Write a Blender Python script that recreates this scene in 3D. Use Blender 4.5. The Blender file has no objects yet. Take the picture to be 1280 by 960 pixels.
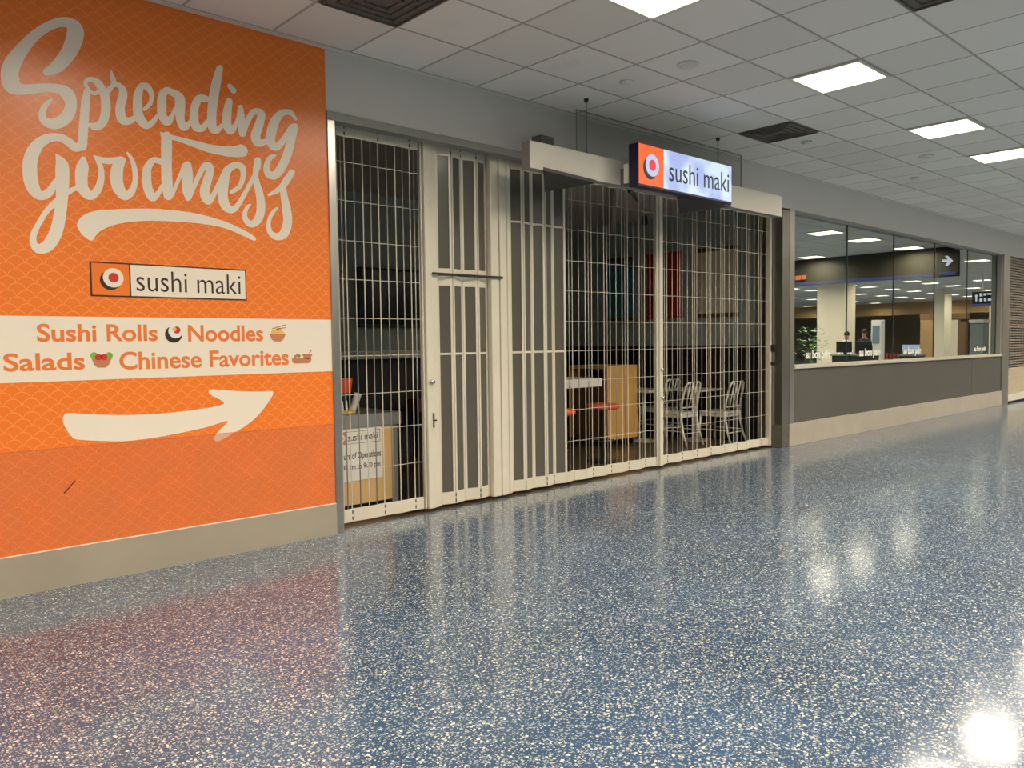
import bpy, bmesh, math, random
from mathutils import Vector, Matrix
random.seed(7)
PI = math.pi
COL = bpy.context.scene.collection

# ---------------------------------------------------------------- camera
F_PX, YAW, PITCH, ROLL = 987.15, .7423, -.0512, -.0126
CAM = Vector((0, 0, 1.419))
CEIL = 3.595
WALL = 5.254            # face of the shop-front wall
cy_, sy_, cp_, sp_ = math.cos(YAW), math.sin(YAW), math.cos(PITCH), math.sin(PITCH)
fwd = Vector((sy_*cp_, cy_*cp_, sp_)); rt0 = Vector((cy_, -sy_, 0)); up0 = rt0.cross(fwd)
rt = rt0*math.cos(ROLL) + up0*math.sin(ROLL); up = up0*math.cos(ROLL) - rt0*math.sin(ROLL)
cam_data = bpy.data.cameras.new('camera'); cam = bpy.data.objects.new('camera', cam_data)
COL.objects.link(cam)
cam_data.sensor_width = 36; cam_data.lens = F_PX*36/1280; cam_data.clip_start = .05; cam_data.clip_end = 300
cam.matrix_world = Matrix(((rt.x, up.x, -fwd.x, CAM.x), (rt.y, up.y, -fwd.y, CAM.y), (rt.z, up.z, -fwd.z, CAM.z), (0, 0, 0, 1)))
bpy.context.scene.camera = cam

def survey(x, y, axis, val):
    """a measured image point carried to the real plane axis = val"""
    d = rt*((x-640)/F_PX) - up*((y-480)/F_PX) + fwd
    return CAM + d*((val-CAM[axis])/d[axis])
def onY(x, y, Y=WALL): return survey(x, y, 1, Y)
def onX(x, y, X): return survey(x, y, 0, X)
MIRROR = 5.34
def across(x, y, X):
    """point of the hall opposite, seen in the window glass, on plane X"""
    p = survey(x, y, 0, X); return Vector((p.x, 2*MIRROR-p.y, p.z))

# ---------------------------------------------------------------- materials
MATS = {}
def nodes_of(name):
    m = bpy.data.materials.new(name); m.use_nodes = True
    nt = m.node_tree; b = nt.nodes['Principled BSDF']; MATS[name] = m
    return m, nt, b
def mat(name, col, rough=.5, metal=0., vary=.06, scale=6., spec=.5, bump=0., coat=0.):
    m, nt, b = nodes_of(name)
    tc = nt.nodes.new('ShaderNodeTexCoord'); nz = nt.nodes.new('ShaderNodeTexNoise')
    nz.inputs['Scale'].default_value = scale; nz.inputs['Detail'].default_value = 3
    nt.links.new(tc.outputs['Object'], nz.inputs['Vector'])
    mx = nt.nodes.new('ShaderNodeMix'); mx.data_type = 'RGBA'
    lo = [max(0, c*(1-vary)) for c in col]; hi = [min(1, c*(1+vary)) for c in col]
    mx.inputs[6].default_value = (*lo, 1); mx.inputs[7].default_value = (*hi, 1)
    nt.links.new(nz.outputs['Fac'], mx.inputs[0]); nt.links.new(mx.outputs[2], b.inputs['Base Color'])
    b.inputs['Roughness'].default_value = rough; b.inputs['Metallic'].default_value = metal
    b.inputs['Specular IOR Level'].default_value = spec; b.inputs['Coat Weight'].default_value = coat
    if bump:
        bp = nt.nodes.new('ShaderNodeBump'); bp.inputs['Strength'].default_value = bump; bp.inputs['Distance'].default_value = .01
        nt.links.new(nz.outputs['Fac'], bp.inputs['Height']); nt.links.new(bp.outputs[0], b.inputs['Normal'])
    return m
def emit(name, col, strength, base=(.05, .05, .05)):
    m, nt, b = nodes_of(name)
    b.inputs['Base Color'].default_value = (*base, 1)
    b.inputs['Emission Color'].default_value = (*col, 1); b.inputs['Emission Strength'].default_value = strength
    return m
def brushed(name, col, rough=.32, vert=False, vary=.18):
    m, nt, b = nodes_of(name)
    tc = nt.nodes.new('ShaderNodeTexCoord'); mp = nt.nodes.new('ShaderNodeMapping')
    mp.inputs['Scale'].default_value = (60, 60, 1.2) if vert else (1.2, 60, 90)
    nz = nt.nodes.new('ShaderNodeTexNoise'); nz.inputs['Scale'].default_value = 1.5; nz.inputs['Detail'].default_value = 4
    n2 = nt.nodes.new('ShaderNodeTexNoise'); n2.inputs['Scale'].default_value = 3
    nt.links.new(tc.outputs['Object'], mp.inputs[0]); nt.links.new(mp.outputs[0], nz.inputs['Vector'])
    nt.links.new(tc.outputs['Object'], n2.inputs['Vector'])
    ad = nt.nodes.new('ShaderNodeMath'); ad.operation = 'ADD'
    nt.links.new(nz.outputs['Fac'], ad.inputs[0]); nt.links.new(n2.outputs['Fac'], ad.inputs[1])
    ml = nt.nodes.new('ShaderNodeMath'); ml.operation = 'MULTIPLY'; ml.inputs[1].default_value = .5
    nt.links.new(ad.outputs[0], ml.inputs[0])
    mx = nt.nodes.new('ShaderNodeMix'); mx.data_type = 'RGBA'
    mx.inputs[6].default_value = (*[c*(1-vary) for c in col], 1); mx.inputs[7].default_value = (*[min(1, c*(1+vary)) for c in col], 1)
    nt.links.new(ml.outputs[0], mx.inputs[0]); nt.links.new(mx.outputs[2], b.inputs['Base Color'])
    b.inputs['Metallic'].default_value = 1; b.inputs['Roughness'].default_value = rough
    bp = nt.nodes.new('ShaderNodeBump'); bp.inputs['Strength'].default_value = .15; bp.inputs['Distance'].default_value = .002
    nt.links.new(nz.outputs['Fac'], bp.inputs['Height']); nt.links.new(bp.outputs[0], b.inputs['Normal'])
    return m
def wood(name, c1, c2, rough=.45):
    m, nt, b = nodes_of(name)
    tc = nt.nodes.new('ShaderNodeTexCoord'); mp = nt.nodes.new('ShaderNodeMapping'); mp.inputs['Scale'].default_value = (14, 14, 1.3)
    nz = nt.nodes.new('ShaderNodeTexNoise'); nz.inputs['Scale'].default_value = 2.2; nz.inputs['Detail'].default_value = 6; nz.inputs['Distortion'].default_value = .6
    nt.links.new(tc.outputs['Object'], mp.inputs[0]); nt.links.new(mp.outputs[0], nz.inputs['Vector'])
    mx = nt.nodes.new('ShaderNodeMix'); mx.data_type = 'RGBA'; mx.inputs[6].default_value = (*c1, 1); mx.inputs[7].default_value = (*c2, 1)
    nt.links.new(nz.outputs['Fac'], mx.inputs[0]); nt.links.new(mx.outputs[2], b.inputs['Base Color'])
    b.inputs['Roughness'].default_value = rough
    return m
def terrazzo():
    m, nt, b = nodes_of('blue_terrazzo'); N = nt.nodes.new; L = nt.links.new
    tc = N('ShaderNodeTexCoord')
    wn = N('ShaderNodeTexNoise'); wn.inputs['Scale'].default_value = 55; L(tc.outputs['Object'], wn.inputs['Vector'])
    dv = N('ShaderNodeVectorMath'); dv.operation = 'SCALE'; dv.inputs['Scale'].default_value = .012; L(wn.outputs['Color'], dv.inputs[0])
    va = N('ShaderNodeVectorMath'); va.operation = 'ADD'; L(tc.outputs['Object'], va.inputs[0]); L(dv.outputs[0], va.inputs[1])
    def chips(scale, keep, rad, thr):
        v = N('ShaderNodeTexVoronoi'); v.voronoi_dimensions = '2D'; v.inputs['Scale'].default_value = scale; v.inputs['Randomness'].default_value = 1
        L(va.outputs[0], v.inputs['Vector'])
        s = N('ShaderNodeSeparateColor'); L(v.outputs['Color'], s.inputs[0])
        a = N('ShaderNodeMath'); a.operation = 'GREATER_THAN'; a.inputs[1].default_value = keep; L(s.outputs[0], a.inputs[0])
        # chip radius varies from cell to cell
        r_ = N('ShaderNodeMapRange'); r_.inputs[3].default_value = rad*.55; r_.inputs[4].default_value = rad*1.25; L(s.outputs[1], r_.inputs[0])
        c = N('ShaderNodeMath'); c.operation = 'LESS_THAN'; L(v.outputs['Distance'], c.inputs[0]); L(r_.outputs[0], c.inputs[1])
        o = N('ShaderNodeMath'); o.operation = 'MULTIPLY'; L(a.outputs[0], o.inputs[0]); L(c.outputs[0], o.inputs[1])
        return o, s
    o1, s1 = chips(78, .52, .38, 0)
    o2, s2 = chips(130, .62, .34, 0)
    big = N('ShaderNodeTexNoise'); big.inputs['Scale'].default_value = .9; big.inputs['Detail'].default_value = 4; L(tc.outputs['Object'], big.inputs['Vector'])
    base = N('ShaderNodeValToRGB'); base.color_ramp.elements[0].position = .3; base.color_ramp.elements[1].position = .72
    base.color_ramp.elements[0].color = (.030, .056, .100, 1); base.color_ramp.elements[1].color = (.046, .090, .168, 1)
    L(big.outputs['Fac'], base.inputs[0])
    ccol = N('ShaderNodeValToRGB'); e = ccol.color_ramp.elements
    e[0].position = 0; e[0].color = (.12, .18, .24, 1); e[1].position = 1; e[1].color = (.76, .75, .64, 1)
    x = e.new(.45); x.color = (.26, .30, .31, 1); x = e.new(.75); x.color = (.46, .47, .41, 1)
    L(s1.outputs[2], ccol.inputs[0])
    c2 = N('ShaderNodeValToRGB'); e = c2.color_ramp.elements
    e[0].color = (.12, .19, .30, 1); e[1].color = (.50, .52, .48, 1); L(s2.outputs[2], c2.inputs[0])
    m1 = N('ShaderNodeMix'); m1.data_type = 'RGBA'; L(o2.outputs[0], m1.inputs[0]); L(base.outputs[0], m1.inputs[6]); L(c2.outputs[0], m1.inputs[7])
    m2 = N('ShaderNodeMix'); m2.data_type = 'RGBA'; L(o1.outputs[0], m2.inputs[0]); L(m1.outputs[2], m2.inputs[6]); L(ccol.outputs[0], m2.inputs[7])
    L(m2.outputs[2], b.inputs['Base Color'])
    rr = N('ShaderNodeMapRange'); rr.inputs[3].default_value = .11; rr.inputs[4].default_value = .17; L(big.outputs['Fac'], rr.inputs[0]); L(rr.outputs[0], b.inputs['Roughness'])
    b.inputs['IOR'].default_value = 1.55
    wv = N('ShaderNodeTexNoise'); wv.inputs['Scale'].default_value = 7; L(tc.outputs['Object'], wv.inputs['Vector'])
    bp = N('ShaderNodeBump'); bp.inputs['Strength'].default_value = .05; bp.inputs['Distance'].default_value = .02
    L(wv.outputs['Fac'], bp.inputs['Height']); L(bp.outputs[0], b.inputs['Normal'])
    return m
def ceiling_mat():
    m, nt, b = nodes_of('ceiling_tiles'); N = nt.nodes.new; L = nt.links.new
    tc = N('ShaderNodeTexCoord'); s = N('ShaderNodeSeparateXYZ'); L(tc.outputs['Object'], s.inputs[0])
    def line(out, off):
        a = N('ShaderNodeMath'); a.operation = 'SUBTRACT'; a.inputs[1].default_value = off; L(out, a.inputs[0])
        p = N('ShaderNodeMath'); p.operation = 'PINGPONG'; p.inputs[1].default_value = .3055; L(a.outputs[0], p.inputs[0])
        r = N('ShaderNodeMapRange'); r.inputs[1].default_value = .007; r.inputs[2].default_value = .0125; L(p.outputs[0], r.inputs[0])
        return r
    lx = line(s.outputs[0], 1.9571-.611*40); ly = line(s.outputs[1], 4.587-.611*80)
    mn = N('ShaderNodeMath'); mn.operation = 'MINIMUM'; L(lx.outputs[0], mn.inputs[0]); L(ly.outputs[0], mn.inputs[1])
    sn = N('ShaderNodeVectorMath'); sn.operation = 'SNAP'; sn.inputs[1].default_value = (.611, .611, .611)
    of = N('ShaderNodeVectorMath'); of.operation = 'SUBTRACT'; of.inputs[1].default_value = (1.9571, 4.587, 0); L(tc.outputs['Object'], of.inputs[0]); L(of.outputs[0], sn.inputs[0])
    wn = N('ShaderNodeTexWhiteNoise'); L(sn.outputs[0], wn.inputs['Vector'])
    ra = N('ShaderNodeValToRGB'); ra.color_ramp.elements[0].color = (.74, .725, .68, 1); ra.color_ramp.elements[1].color = (.84, .825, .78, 1); L(wn.outputs['Value'], ra.inputs[0])
    nz = N('ShaderNodeTexNoise'); nz.inputs['Scale'].default_value = 1.7; nz.inputs['Detail'].default_value = 5; L(tc.outputs['Object'], nz.inputs['Vector'])
    st = N('ShaderNodeMapRange'); st.inputs[1].default_value = .62; st.inputs[2].default_value = .78; st.inputs[3].default_value = 1; st.inputs[4].default_value = .86; L(nz.outputs['Fac'], st.inputs[0])
    ml = N('ShaderNodeMix'); ml.data_type = 'RGBA'; ml.blend_type = 'MULTIPLY'; ml.inputs[0].default_value = 1; L(ra.outputs[0], ml.inputs[6]); L(st.outputs[0], ml.inputs[7])
    mx = N('ShaderNodeMix'); mx.data_type = 'RGBA'; mx.inputs[6].default_value = (.40, .39, .36, 1); L(mn.outputs[0], mx.inputs[0]); L(ml.outputs[2], mx.inputs[7])
    L(mx.outputs[2], b.inputs['Base Color']); b.inputs['Roughness'].default_value = .8
    bp = N('ShaderNodeBump'); bp.inputs['Strength'].default_value = .4; bp.inputs['Distance'].default_value = .01
    L(mn.outputs[0], bp.inputs['Height']); L(bp.outputs[0], b.inputs['Normal'])
    return m
def glassy(name, reflect, tint, rough=0.):
    m = bpy.data.materials.new(name); m.use_nodes = True; nt = m.node_tree; nt.nodes.clear(); MATS[name] = m
    out = nt.nodes.new('ShaderNodeOutputMaterial'); g = nt.nodes.new('ShaderNodeBsdfGlossy'); g.inputs['Roughness'].default_value = rough
    g.inputs['Color'].default_value = (.93, .97, .93, 1)
    t = nt.nodes.new('ShaderNodeBsdfTransparent'); t.inputs['Color'].default_value = (*tint, 1)
    fr = nt.nodes.new('ShaderNodeLayerWeight'); fr.inputs['Blend'].default_value = .35
    mr = nt.nodes.new('ShaderNodeMapRange'); mr.inputs[3].default_value = reflect[0]; mr.inputs[4].default_value = reflect[1]
    nt.links.new(fr.outputs['Facing'], mr.inputs[0])
    mx = nt.nodes.new('ShaderNodeMixShader'); nt.links.new(mr.outputs[0], mx.inputs[0]); nt.links.new(t.outputs[0], mx.inputs[1]); nt.links.new(g.outputs[0], mx.inputs[2])
    nt.links.new(mx.outputs[0], out.inputs[0])
    return m

def perforated(name):
    m, nt, b = nodes_of(name); N = nt.nodes.new; L = nt.links.new
    tc = N('ShaderNodeTexCoord'); v = N('ShaderNodeTexNoise'); v.inputs['Scale'].default_value = 3; L(tc.outputs['Object'], v.inputs['Vector'])
    r = N('ShaderNodeMapRange'); r.inputs[3].default_value = .90; r.inputs[4].default_value = .96; L(v.outputs['Fac'], r.inputs[0]); L(r.outputs[0], b.inputs['Alpha'])
    b.inputs['Base Color'].default_value = (.12, .11, .09, 1); b.inputs['Roughness'].default_value = .22
    return m

M = dict(
    floor=terrazzo(), ceil=ceiling_mat(),
    white=mat('white_painted_wall', (.66, .64, .60), .7, vary=.03, scale=2),
    orange=mat('orange_vinyl', (.88, .205, .022), .30, vary=.03, scale=1.2, spec=.5),
    scale_line=mat('light_orange_print', (.96, .31, .09), .30, vary=.02),
    cream=mat('cream_print', (.84, .76, .64), .34, vary=.02, scale=3),
    print_orange=mat('orange_print', (.80, .21, .045), .35),
    print_dark=mat('dark_brown_print', (.03, .018, .014), .4),
    print_red=mat('red_print', (.62, .04, .02), .35),
    print_green=mat('green_print', (.20, .42, .05), .4),
    print_terra=mat('terracotta_print', (.55, .21, .10), .4),
    print_yellow=mat('yellow_print', (.80, .50, .10), .4),
    steel=mat('brushed_steel', (.46, .41, .32), .35, .35, vary=.16, scale=2.5),
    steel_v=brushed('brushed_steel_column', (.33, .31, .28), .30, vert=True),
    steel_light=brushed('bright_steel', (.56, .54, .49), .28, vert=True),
    header=mat('grey_metal_header', (.30, .30, .27), .42, .3, vary=.05),
    gate=mat('beige_gate_metal', (.74, .69, .56), .38, .15, vary=.05, scale=9),
    gate_dk=mat('gate_hinge', (.05, .045, .04), .5),
    rod=mat('aluminium_rod', (.44, .42, .37), .38, .3, vary=.04),
    perf=perforated('grey_infill_sheet'),
    black=mat('black_metal', (.012, .012, .012), .4),
    chrome=mat('chrome', (.6, .6, .6), .15, 1),
    fascia=mat('cream_fascia', (.70, .66, .57), .5, vary=.02),
    fascia_side=mat('grey_fascia_return', (.30, .29, .27), .5),
    navy=mat('navy_sign_case', (.012, .012, .055), .35),
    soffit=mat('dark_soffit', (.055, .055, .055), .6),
    conduit=mat('grey_box', (.16, .15, .15), .5),
    panel_dark=mat('dark_grey_laminate', (.085, .078, .066), .45, vary=.12, scale=1.4),
    sill=mat('beige_sill', (.52, .48, .38), .4),
    stone=mat('stone_base', (.40, .36, .29), .35, vary=.14, scale=3),
    joint=mat('black_glazing_joint', (.01, .01, .01), .5),
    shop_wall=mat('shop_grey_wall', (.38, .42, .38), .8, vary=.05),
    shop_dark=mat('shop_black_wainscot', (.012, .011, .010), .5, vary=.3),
    shop_rail=mat('dark_red_rail', (.10, .035, .02), .5),
    shop_floor=mat('brown_shop_floor', (.085, .06, .035), .35, vary=.3, scale=2),
    shop_ceil=mat('dark_shop_ceiling', (.48, .43, .36), .8, vary=.1),
    stonetop=mat('granite_top', (.15, .145, .13), .3, vary=.5, scale=60),
    counter_edge=mat('grey_counter_edge', (.27, .27, .26), .4, .2),
    ply=wood('light_wood', (.66, .42, .17), (.80, .55, .27)),
    maple=wood('orange_maple', (.60, .32, .08), (.72, .41, .12)),
    brownwood=wood('brown_wood', (.12, .055, .015), (.18, .085, .025)),
    paper=mat('white_paper', (.80, .78, .72), .6, vary=.02),
    ledge=mat('stone_ledge', (.58, .55, .44), .4, vary=.35, scale=40),
    tv=mat('black_screen', (.006, .006, .007), .12),
    white_lam=mat('white_laminate', (.72, .70, .62), .35),
    orange_plastic=mat('orange_plastic', (.70, .10, .02), .35),
    alu=mat('brushed_aluminium_chair', (.80, .77, .66), .34, .2, vary=.04),
    tabletop=mat('pale_table_top', (.55, .52, .44), .35),
    teal=mat('teal_banner', (.03, .22, .28), .8, vary=.25),
    redcloth=mat('red_banner', (.50, .03, .015), .8, vary=.25),
    beigecloth=mat('beige_banner', (.72, .62, .46), .8, vary=.12),
    lamp=emit('lit_lamp_lens', (1., .87, .66), 5.),
    lampframe=mat('white_lamp_frame', (.7, .68, .6), .4),
    vent=mat('dusty_vent', (.13, .115, .10), .7, vary=.3, scale=10),
    device=mat('white_plastic', (.70, .69, .65), .5),
    face=emit('lit_white_sign_face', (.66, .78, 1.), .93),
    face_orange=emit('lit_orange_sign_face', (1., .13, .012), .95),
    face_white=emit('lit_roll_ring', (.62, .68, .95), .85),
    face_red=emit('lit_red_dot', (1., .03, .06), .85),
    letter=mat('dark_sign_letter', (.035, .035, .07), .5),
    glass=glassy('window_glass', (.50, .62), (.22, .24, .22)),
    baffle=glassy('clear_glass', (.02, .10), (.90, .91, .90)),
    whitetext=mat('white_vinyl', (.85, .84, .78), .5),
    slat=mat('shutter_slat', (.36, .30, .24), .4, .3),
    beige_slat=mat('beige_shutter_box', (.50, .42, .28), .5),
    olive=mat('olive_bulkhead', (.05, .046, .028), .6),
    blue=emit('blue_light_strip', (.03, .07, .40), .4),
    icewhite=emit('lit_white_symbol', (.8, .9, 1.), .9),
    neon=emit('orange_neon', (1., .2, .03), 1.3),
    yellow=mat('mustard_band', (.42, .28, .03), .5),
    creamwall=mat('cream_column', (.82, .76, .60), .6),
    tan=mat('tan_wall', (.55, .36, .17), .7, vary=.1),
    bronze=mat('bronze_fascia', (.20, .12, .06), .5),
    kiosk=mat('grey_blue_kiosk', (.20, .25, .25), .4),
    screen=emit('lit_kiosk_screen', (.25, .45, .50), .5),
    leaf=mat('green_leaf', (.08, .22, .06), .5, vary=.3),
    pot=mat('terracotta_pot', (.25, .10, .05), .6),
    jacket=mat('dark_jacket', (.015, .015, .02), .8),
    trousers=mat('dark_trousers', (.02, .02, .03), .8),
    skin=mat('skin', (.45, .26, .17), .6),
    hair=mat('dark_hair', (.015, .01, .008), .6),
    desk=mat('dark_desk', (.04, .04, .045), .5),
    redseat=mat('red_seat', (.28, .03, .02), .5),
    monitor=emit('lit_monitor', (.6, .75, 1.), .8),
    farwall=mat('far_beige_wall', (.66, .55, .38), .7, vary=.1, scale=.6),
)

# ---------------------------------------------------------------- mesh helpers
class MB:
    def __init__(s): s.bm = bmesh.new()
    def box(s, x0, x1, y0, y1, z0, z1, mtx=None):
        vs = [s.bm.verts.new(p) for p in ((x0, y0, z0), (x1, y0, z0), (x1, y1, z0), (x0, y1, z0), (x0, y0, z1), (x1, y0, z1), (x1, y1, z1), (x0, y1, z1))]
        for f in ((0, 3, 2, 1), (4, 5, 6, 7), (0, 1, 5, 4), (1, 2, 6, 5), (2, 3, 7, 6), (3, 0, 4, 7)):
            s.bm.faces.new([vs[i] for i in f])
        if mtx is not None:
            for v in vs: v.co = mtx @ v.co
        return s
    def slab(s, p, q, width, z0, z1):
        """upright slab between plan points p and q"""
        p = Vector((p[0], p[1], 0)); q = Vector((q[0], q[1], 0)); d = (q-p); n = Vector((-d.y, d.x, 0)).normalized()*width/2
        vs = []
        for z in (z0, z1):
            for c in (p-n, q-n, q+n, p+n): vs.append(s.bm.verts.new((c.x, c.y, z)))
        for f in ((0, 3, 2, 1), (4, 5, 6, 7), (0, 1, 5, 4), (1, 2, 6, 5), (2, 3, 7, 6), (3, 0, 4, 7)):
            s.bm.faces.new([vs[i] for i in f])
        return s
    def tube(s, path, r, n=8, caps=True):
        path = [Vector(p) for p in path]; rs = r if isinstance(r, (list, tuple)) else [r]*len(path)
        rings = []; ref = None
        for i, p in enumerate(path):
            d = (path[min(i+1, len(path)-1)]-path[max(i-1, 0)]).normalized()
            if ref is None: ref = Vector((0, 0, 1)) if abs(d.z) < .9 else Vector((1, 0, 0))
            a = d.cross(ref).normalized(); b_ = d.cross(a).normalized(); ref = -b_ if False else ref
            rings.append([s.bm.verts.new(p + (a*math.cos(2*PI*k/n)+b_*math.sin(2*PI*k/n))*rs[i]) for k in range(n)])
        for A, B in zip(rings, rings[1:]):
            for k in range(n): s.bm.faces.new((A[k], A[(k+1) % n], B[(k+1) % n], B[k]))
        if caps: s.bm.faces.new(rings[0][::-1]); s.bm.faces.new(rings[-1])
        return s
    def lathe(s, c, prof, n=20):
        c = Vector(c); rings = []
        for r, z in prof:
            rings.append([s.bm.verts.new(c+Vector((r*math.cos(2*PI*k/n), r*math.sin(2*PI*k/n), z))) for k in range(n)])
        for A, B in zip(rings, rings[1:]):
            for k in range(n): s.bm.faces.new((A[k], A[(k+1) % n], B[(k+1) % n], B[k]))
        s.bm.faces.new(rings[0][::-1]); s.bm.faces.new(rings[-1])
        return s
    def prism(s, pts, off):
        """polygon (3-D points) pushed by vector off"""
        off = Vector(off); A = [s.bm.verts.new(Vector(p)) for p in pts]; B = [s.bm.verts.new(Vector(p)+off) for p in pts]
        n = len(A); s.bm.faces.new(A[::-1]); s.bm.faces.new(B)
        for k in range(n): s.bm.faces.new((A[k], A[(k+1) % n], B[(k+1) % n], B[k]))
        return s
    def ico(s, c, r, sub=2, sc=(1, 1, 1)):
        bmesh.ops.create_icosphere(s.bm, subdivisions=sub, radius=r, matrix=Matrix.Translation(c) @ Matrix.Diagonal((*sc, 1)))
        return s
    def build(s, name, m, parent=None, bevel=0, smooth=False):
        bmesh.ops.recalc_face_normals(s.bm, faces=s.bm.faces)
        me = bpy.data.meshes.new(name); s.bm.to_mesh(me); s.bm.free()
        if smooth:
            for p in me.polygons: p.use_smooth = True
        me.materials.append(m); o = bpy.data.objects.new(name, me); COL.objects.link(o)
        if parent is not None: o.parent = parent; o.matrix_parent_inverse = Matrix.Translation(-wloc(parent))
        if bevel:
            b = o.modifiers.new('bevel', 'BEVEL'); b.width = bevel; b.segments = 2; b.limit_method = 'ANGLE'
        return o
def wloc(o):
    if o.type != 'EMPTY': return Vector((0, 0, 0))
    v = o.location.copy(); p = o.parent
    if p is not None and p.type == 'EMPTY': v = v + wloc(p)
    return v
def tag(o, label=None, cat=None, group=None, kind=None):
    for k, v in (('label', label), ('category', cat), ('group', group), ('kind', kind)):
        if v: o[k] = v
    return o
def empty(name, loc, label, cat, group=None):
    o = bpy.data.objects.new(name, None); COL.objects.link(o); o.location = loc; o.empty_display_size = .1
    return tag(o, label, cat, group)
def struct(name, mb, m, bevel=0): return tag(mb.build(name, m, bevel=bevel), kind='structure')
def copy_tree(root, loc, rot=None):
    c = root.copy(); COL.objects.link(c); c.location = loc
    if rot is not None: c.rotation_euler.z = rot
    for ch in list(root.children):
        k = ch.copy(); COL.objects.link(k); k.parent = c
        for g in list(ch.children):
            h = g.copy(); COL.objects.link(h); h.parent = k
    return c
def text_mesh(name, body, x0, x1, z0, z1, Y, m, parent, bold=.0, flipx=False, thick=.0006, shear=0., plane='Y', skew=0.):
    """letters fitted to the rectangle x0..x1, z0..z1 on the plane Y (facing -Y)"""
    cu = bpy.data.curves.new(name, 'FONT'); cu.body = body; cu.offset = bold; cu.extrude = .002; cu.resolution_u = 4; cu.shear = shear
    t = bpy.data.objects.new('tmp', cu); COL.objects.link(t)
    bpy.context.view_layer.update(); dg = bpy.context.evaluated_depsgraph_get()
    me = bpy.data.meshes.new_from_object(t.evaluated_get(dg)); bpy.data.objects.remove(t)
    xs = [v.co.x for v in me.vertices]; ys = [v.co.y for v in me.vertices]
    ax, bx, ay, by = min(xs), max(xs), min(ys), max(ys)
    for v in me.vertices:
        u = (v.co.x-ax)/(bx-ax); w = (v.co.y-ay)/(by-ay)
        X = x0+(x1-x0)*u; Z = z0+(z1-z0)*w + skew*u
        v.co = Vector((X, Y-(thick if v.co.z > 0 else 0), Z))
    me.materials.clear(); me.materials.append(m)
    out = []; n_w = body.count(' ')+1; cuts = [-1e9, 1e9]
    if n_w > 1:                      # one mesh per word
        iv = sorted((min(me.vertices[i].co.x for i in p.vertices), max(me.vertices[i].co.x for i in p.vertices)) for p in me.polygons)
        gaps = []; hi = iv[0][1]
        for a_, b_ in iv:
            if a_ > hi: gaps.append((a_-hi, (a_+hi)/2))
            hi = max(hi, b_)
        cuts = [-1e9]+sorted(g[1] for g in sorted(gaps)[-(n_w-1):])+[1e9]
    for a_, b_ in zip(cuts, cuts[1:]):
        bm = bmesh.new(); bm.from_mesh(me)
        bmesh.ops.delete(bm, geom=[v for v in bm.verts if not a_ < v.co.x < b_], context='VERTS')
        m3 = bpy.data.meshes.new(name); bm.to_mesh(m3); bm.free(); m3.materials.append(m)
        o = bpy.data.objects.new(name, m3); COL.objects.link(o); out.append(o)
        if parent is not None: o.parent = parent; o.matrix_parent_inverse = Matrix.Translation(-wloc(parent))
    return out[0]
def disc(c, r, Y0, Y1, n=28, sx=1., rot=0.):
    mb = MB(); pts = []
    for k in range(n):
        a = 2*PI*k/n; u, w = r*sx*math.cos(a), r*math.sin(a)
        pts.append((c[0]+u*math.cos(rot)-w*math.sin(rot), Y0, c[1]+u*math.sin(rot)+w*math.cos(rot)))
    mb.prism(pts, (0, Y1-Y0, 0)); return mb

# ---------------------------------------------------------------- the setting
struct('floor', MB().box(-12, 64, -46, WALL+.10, -.1, 0), M['floor'])
a_, b_ = survey(-40, 738, 2, 0), survey(190, 1058, 2, 0); d_ = (b_-a_).normalized()*4
struct('trim_floor_divider', MB().slab(a_-d_*.0, b_+d_, .004, .0002, .0012), mat('pale_divider_strip', (.30, .24, .22), .4, .3))
struct('ceiling', MB().box(-12, 64, -46, WALL+.05, CEIL, CEIL+.1), M['ceil'])
struct('wall_left', MB().box(-12, 3.0, WALL, WALL+.3, 0, CEIL), M['white'])
struct('wall_bulkhead', MB().box(3.0, 64, WALL, WALL+.14, 3.145, CEIL), M['white'])
struct('wall_far_side', MB().box(-12, 64, -46.3, -46, -.1, CEIL+.1), M['farwall'])
struct('wall_far_end', MB().box(64, 64.3, -46, 9, -.1, CEIL+.1), M['farwall'])
struct('wall_near_end', MB().box(-12.3, -12, -46, 6, -.1, CEIL+.1), M['farwall'])
struct('wall_beyond_shutter', MB().box(23.6, 64, WALL, WALL+.3, 0, 3.145), M['white'])
struct('trim_ceiling_edge', MB().box(-12, 64, WALL-.055, WALL-.001, CEIL-.006, CEIL-.0005), M['lampframe'])
struct('baseboard_left', MB().box(-12, 3.0, WALL-.016, WALL-.0005, 0, .232), M['steel'])
struct('trim_baseboard_cap', MB().box(-12, 3.0, WALL-.010, WALL-.0045, .2322, .2375), M['cream'])
struct('trim_gate_header', MB().box(3.0, 9.60, WALL-.012, WALL+.10, 3.082, 3.1448), M['header'], .003)
struct('trim_gate_jamb', MB().box(3.0, 3.062, WALL-.014, WALL+.30, 0, 3.0815), M['steel_light'], .003)
struct('trim_gate_track', MB().box(3.05, 9.64, WALL+.06, WALL+.25, 3.1455, 3.20), M['soffit'])
# ---- column between the gate and the windows
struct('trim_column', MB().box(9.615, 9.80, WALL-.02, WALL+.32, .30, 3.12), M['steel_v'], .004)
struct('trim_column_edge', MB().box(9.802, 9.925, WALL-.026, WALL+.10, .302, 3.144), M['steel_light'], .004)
struct('trim_column_foot', MB().box(9.61, 9.797, WALL-.028, WALL+.30, 0, .298), mat('dirty_column_foot', (.15, .14, .11), .5, .5, vary=.4, scale=14), .003)
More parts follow.
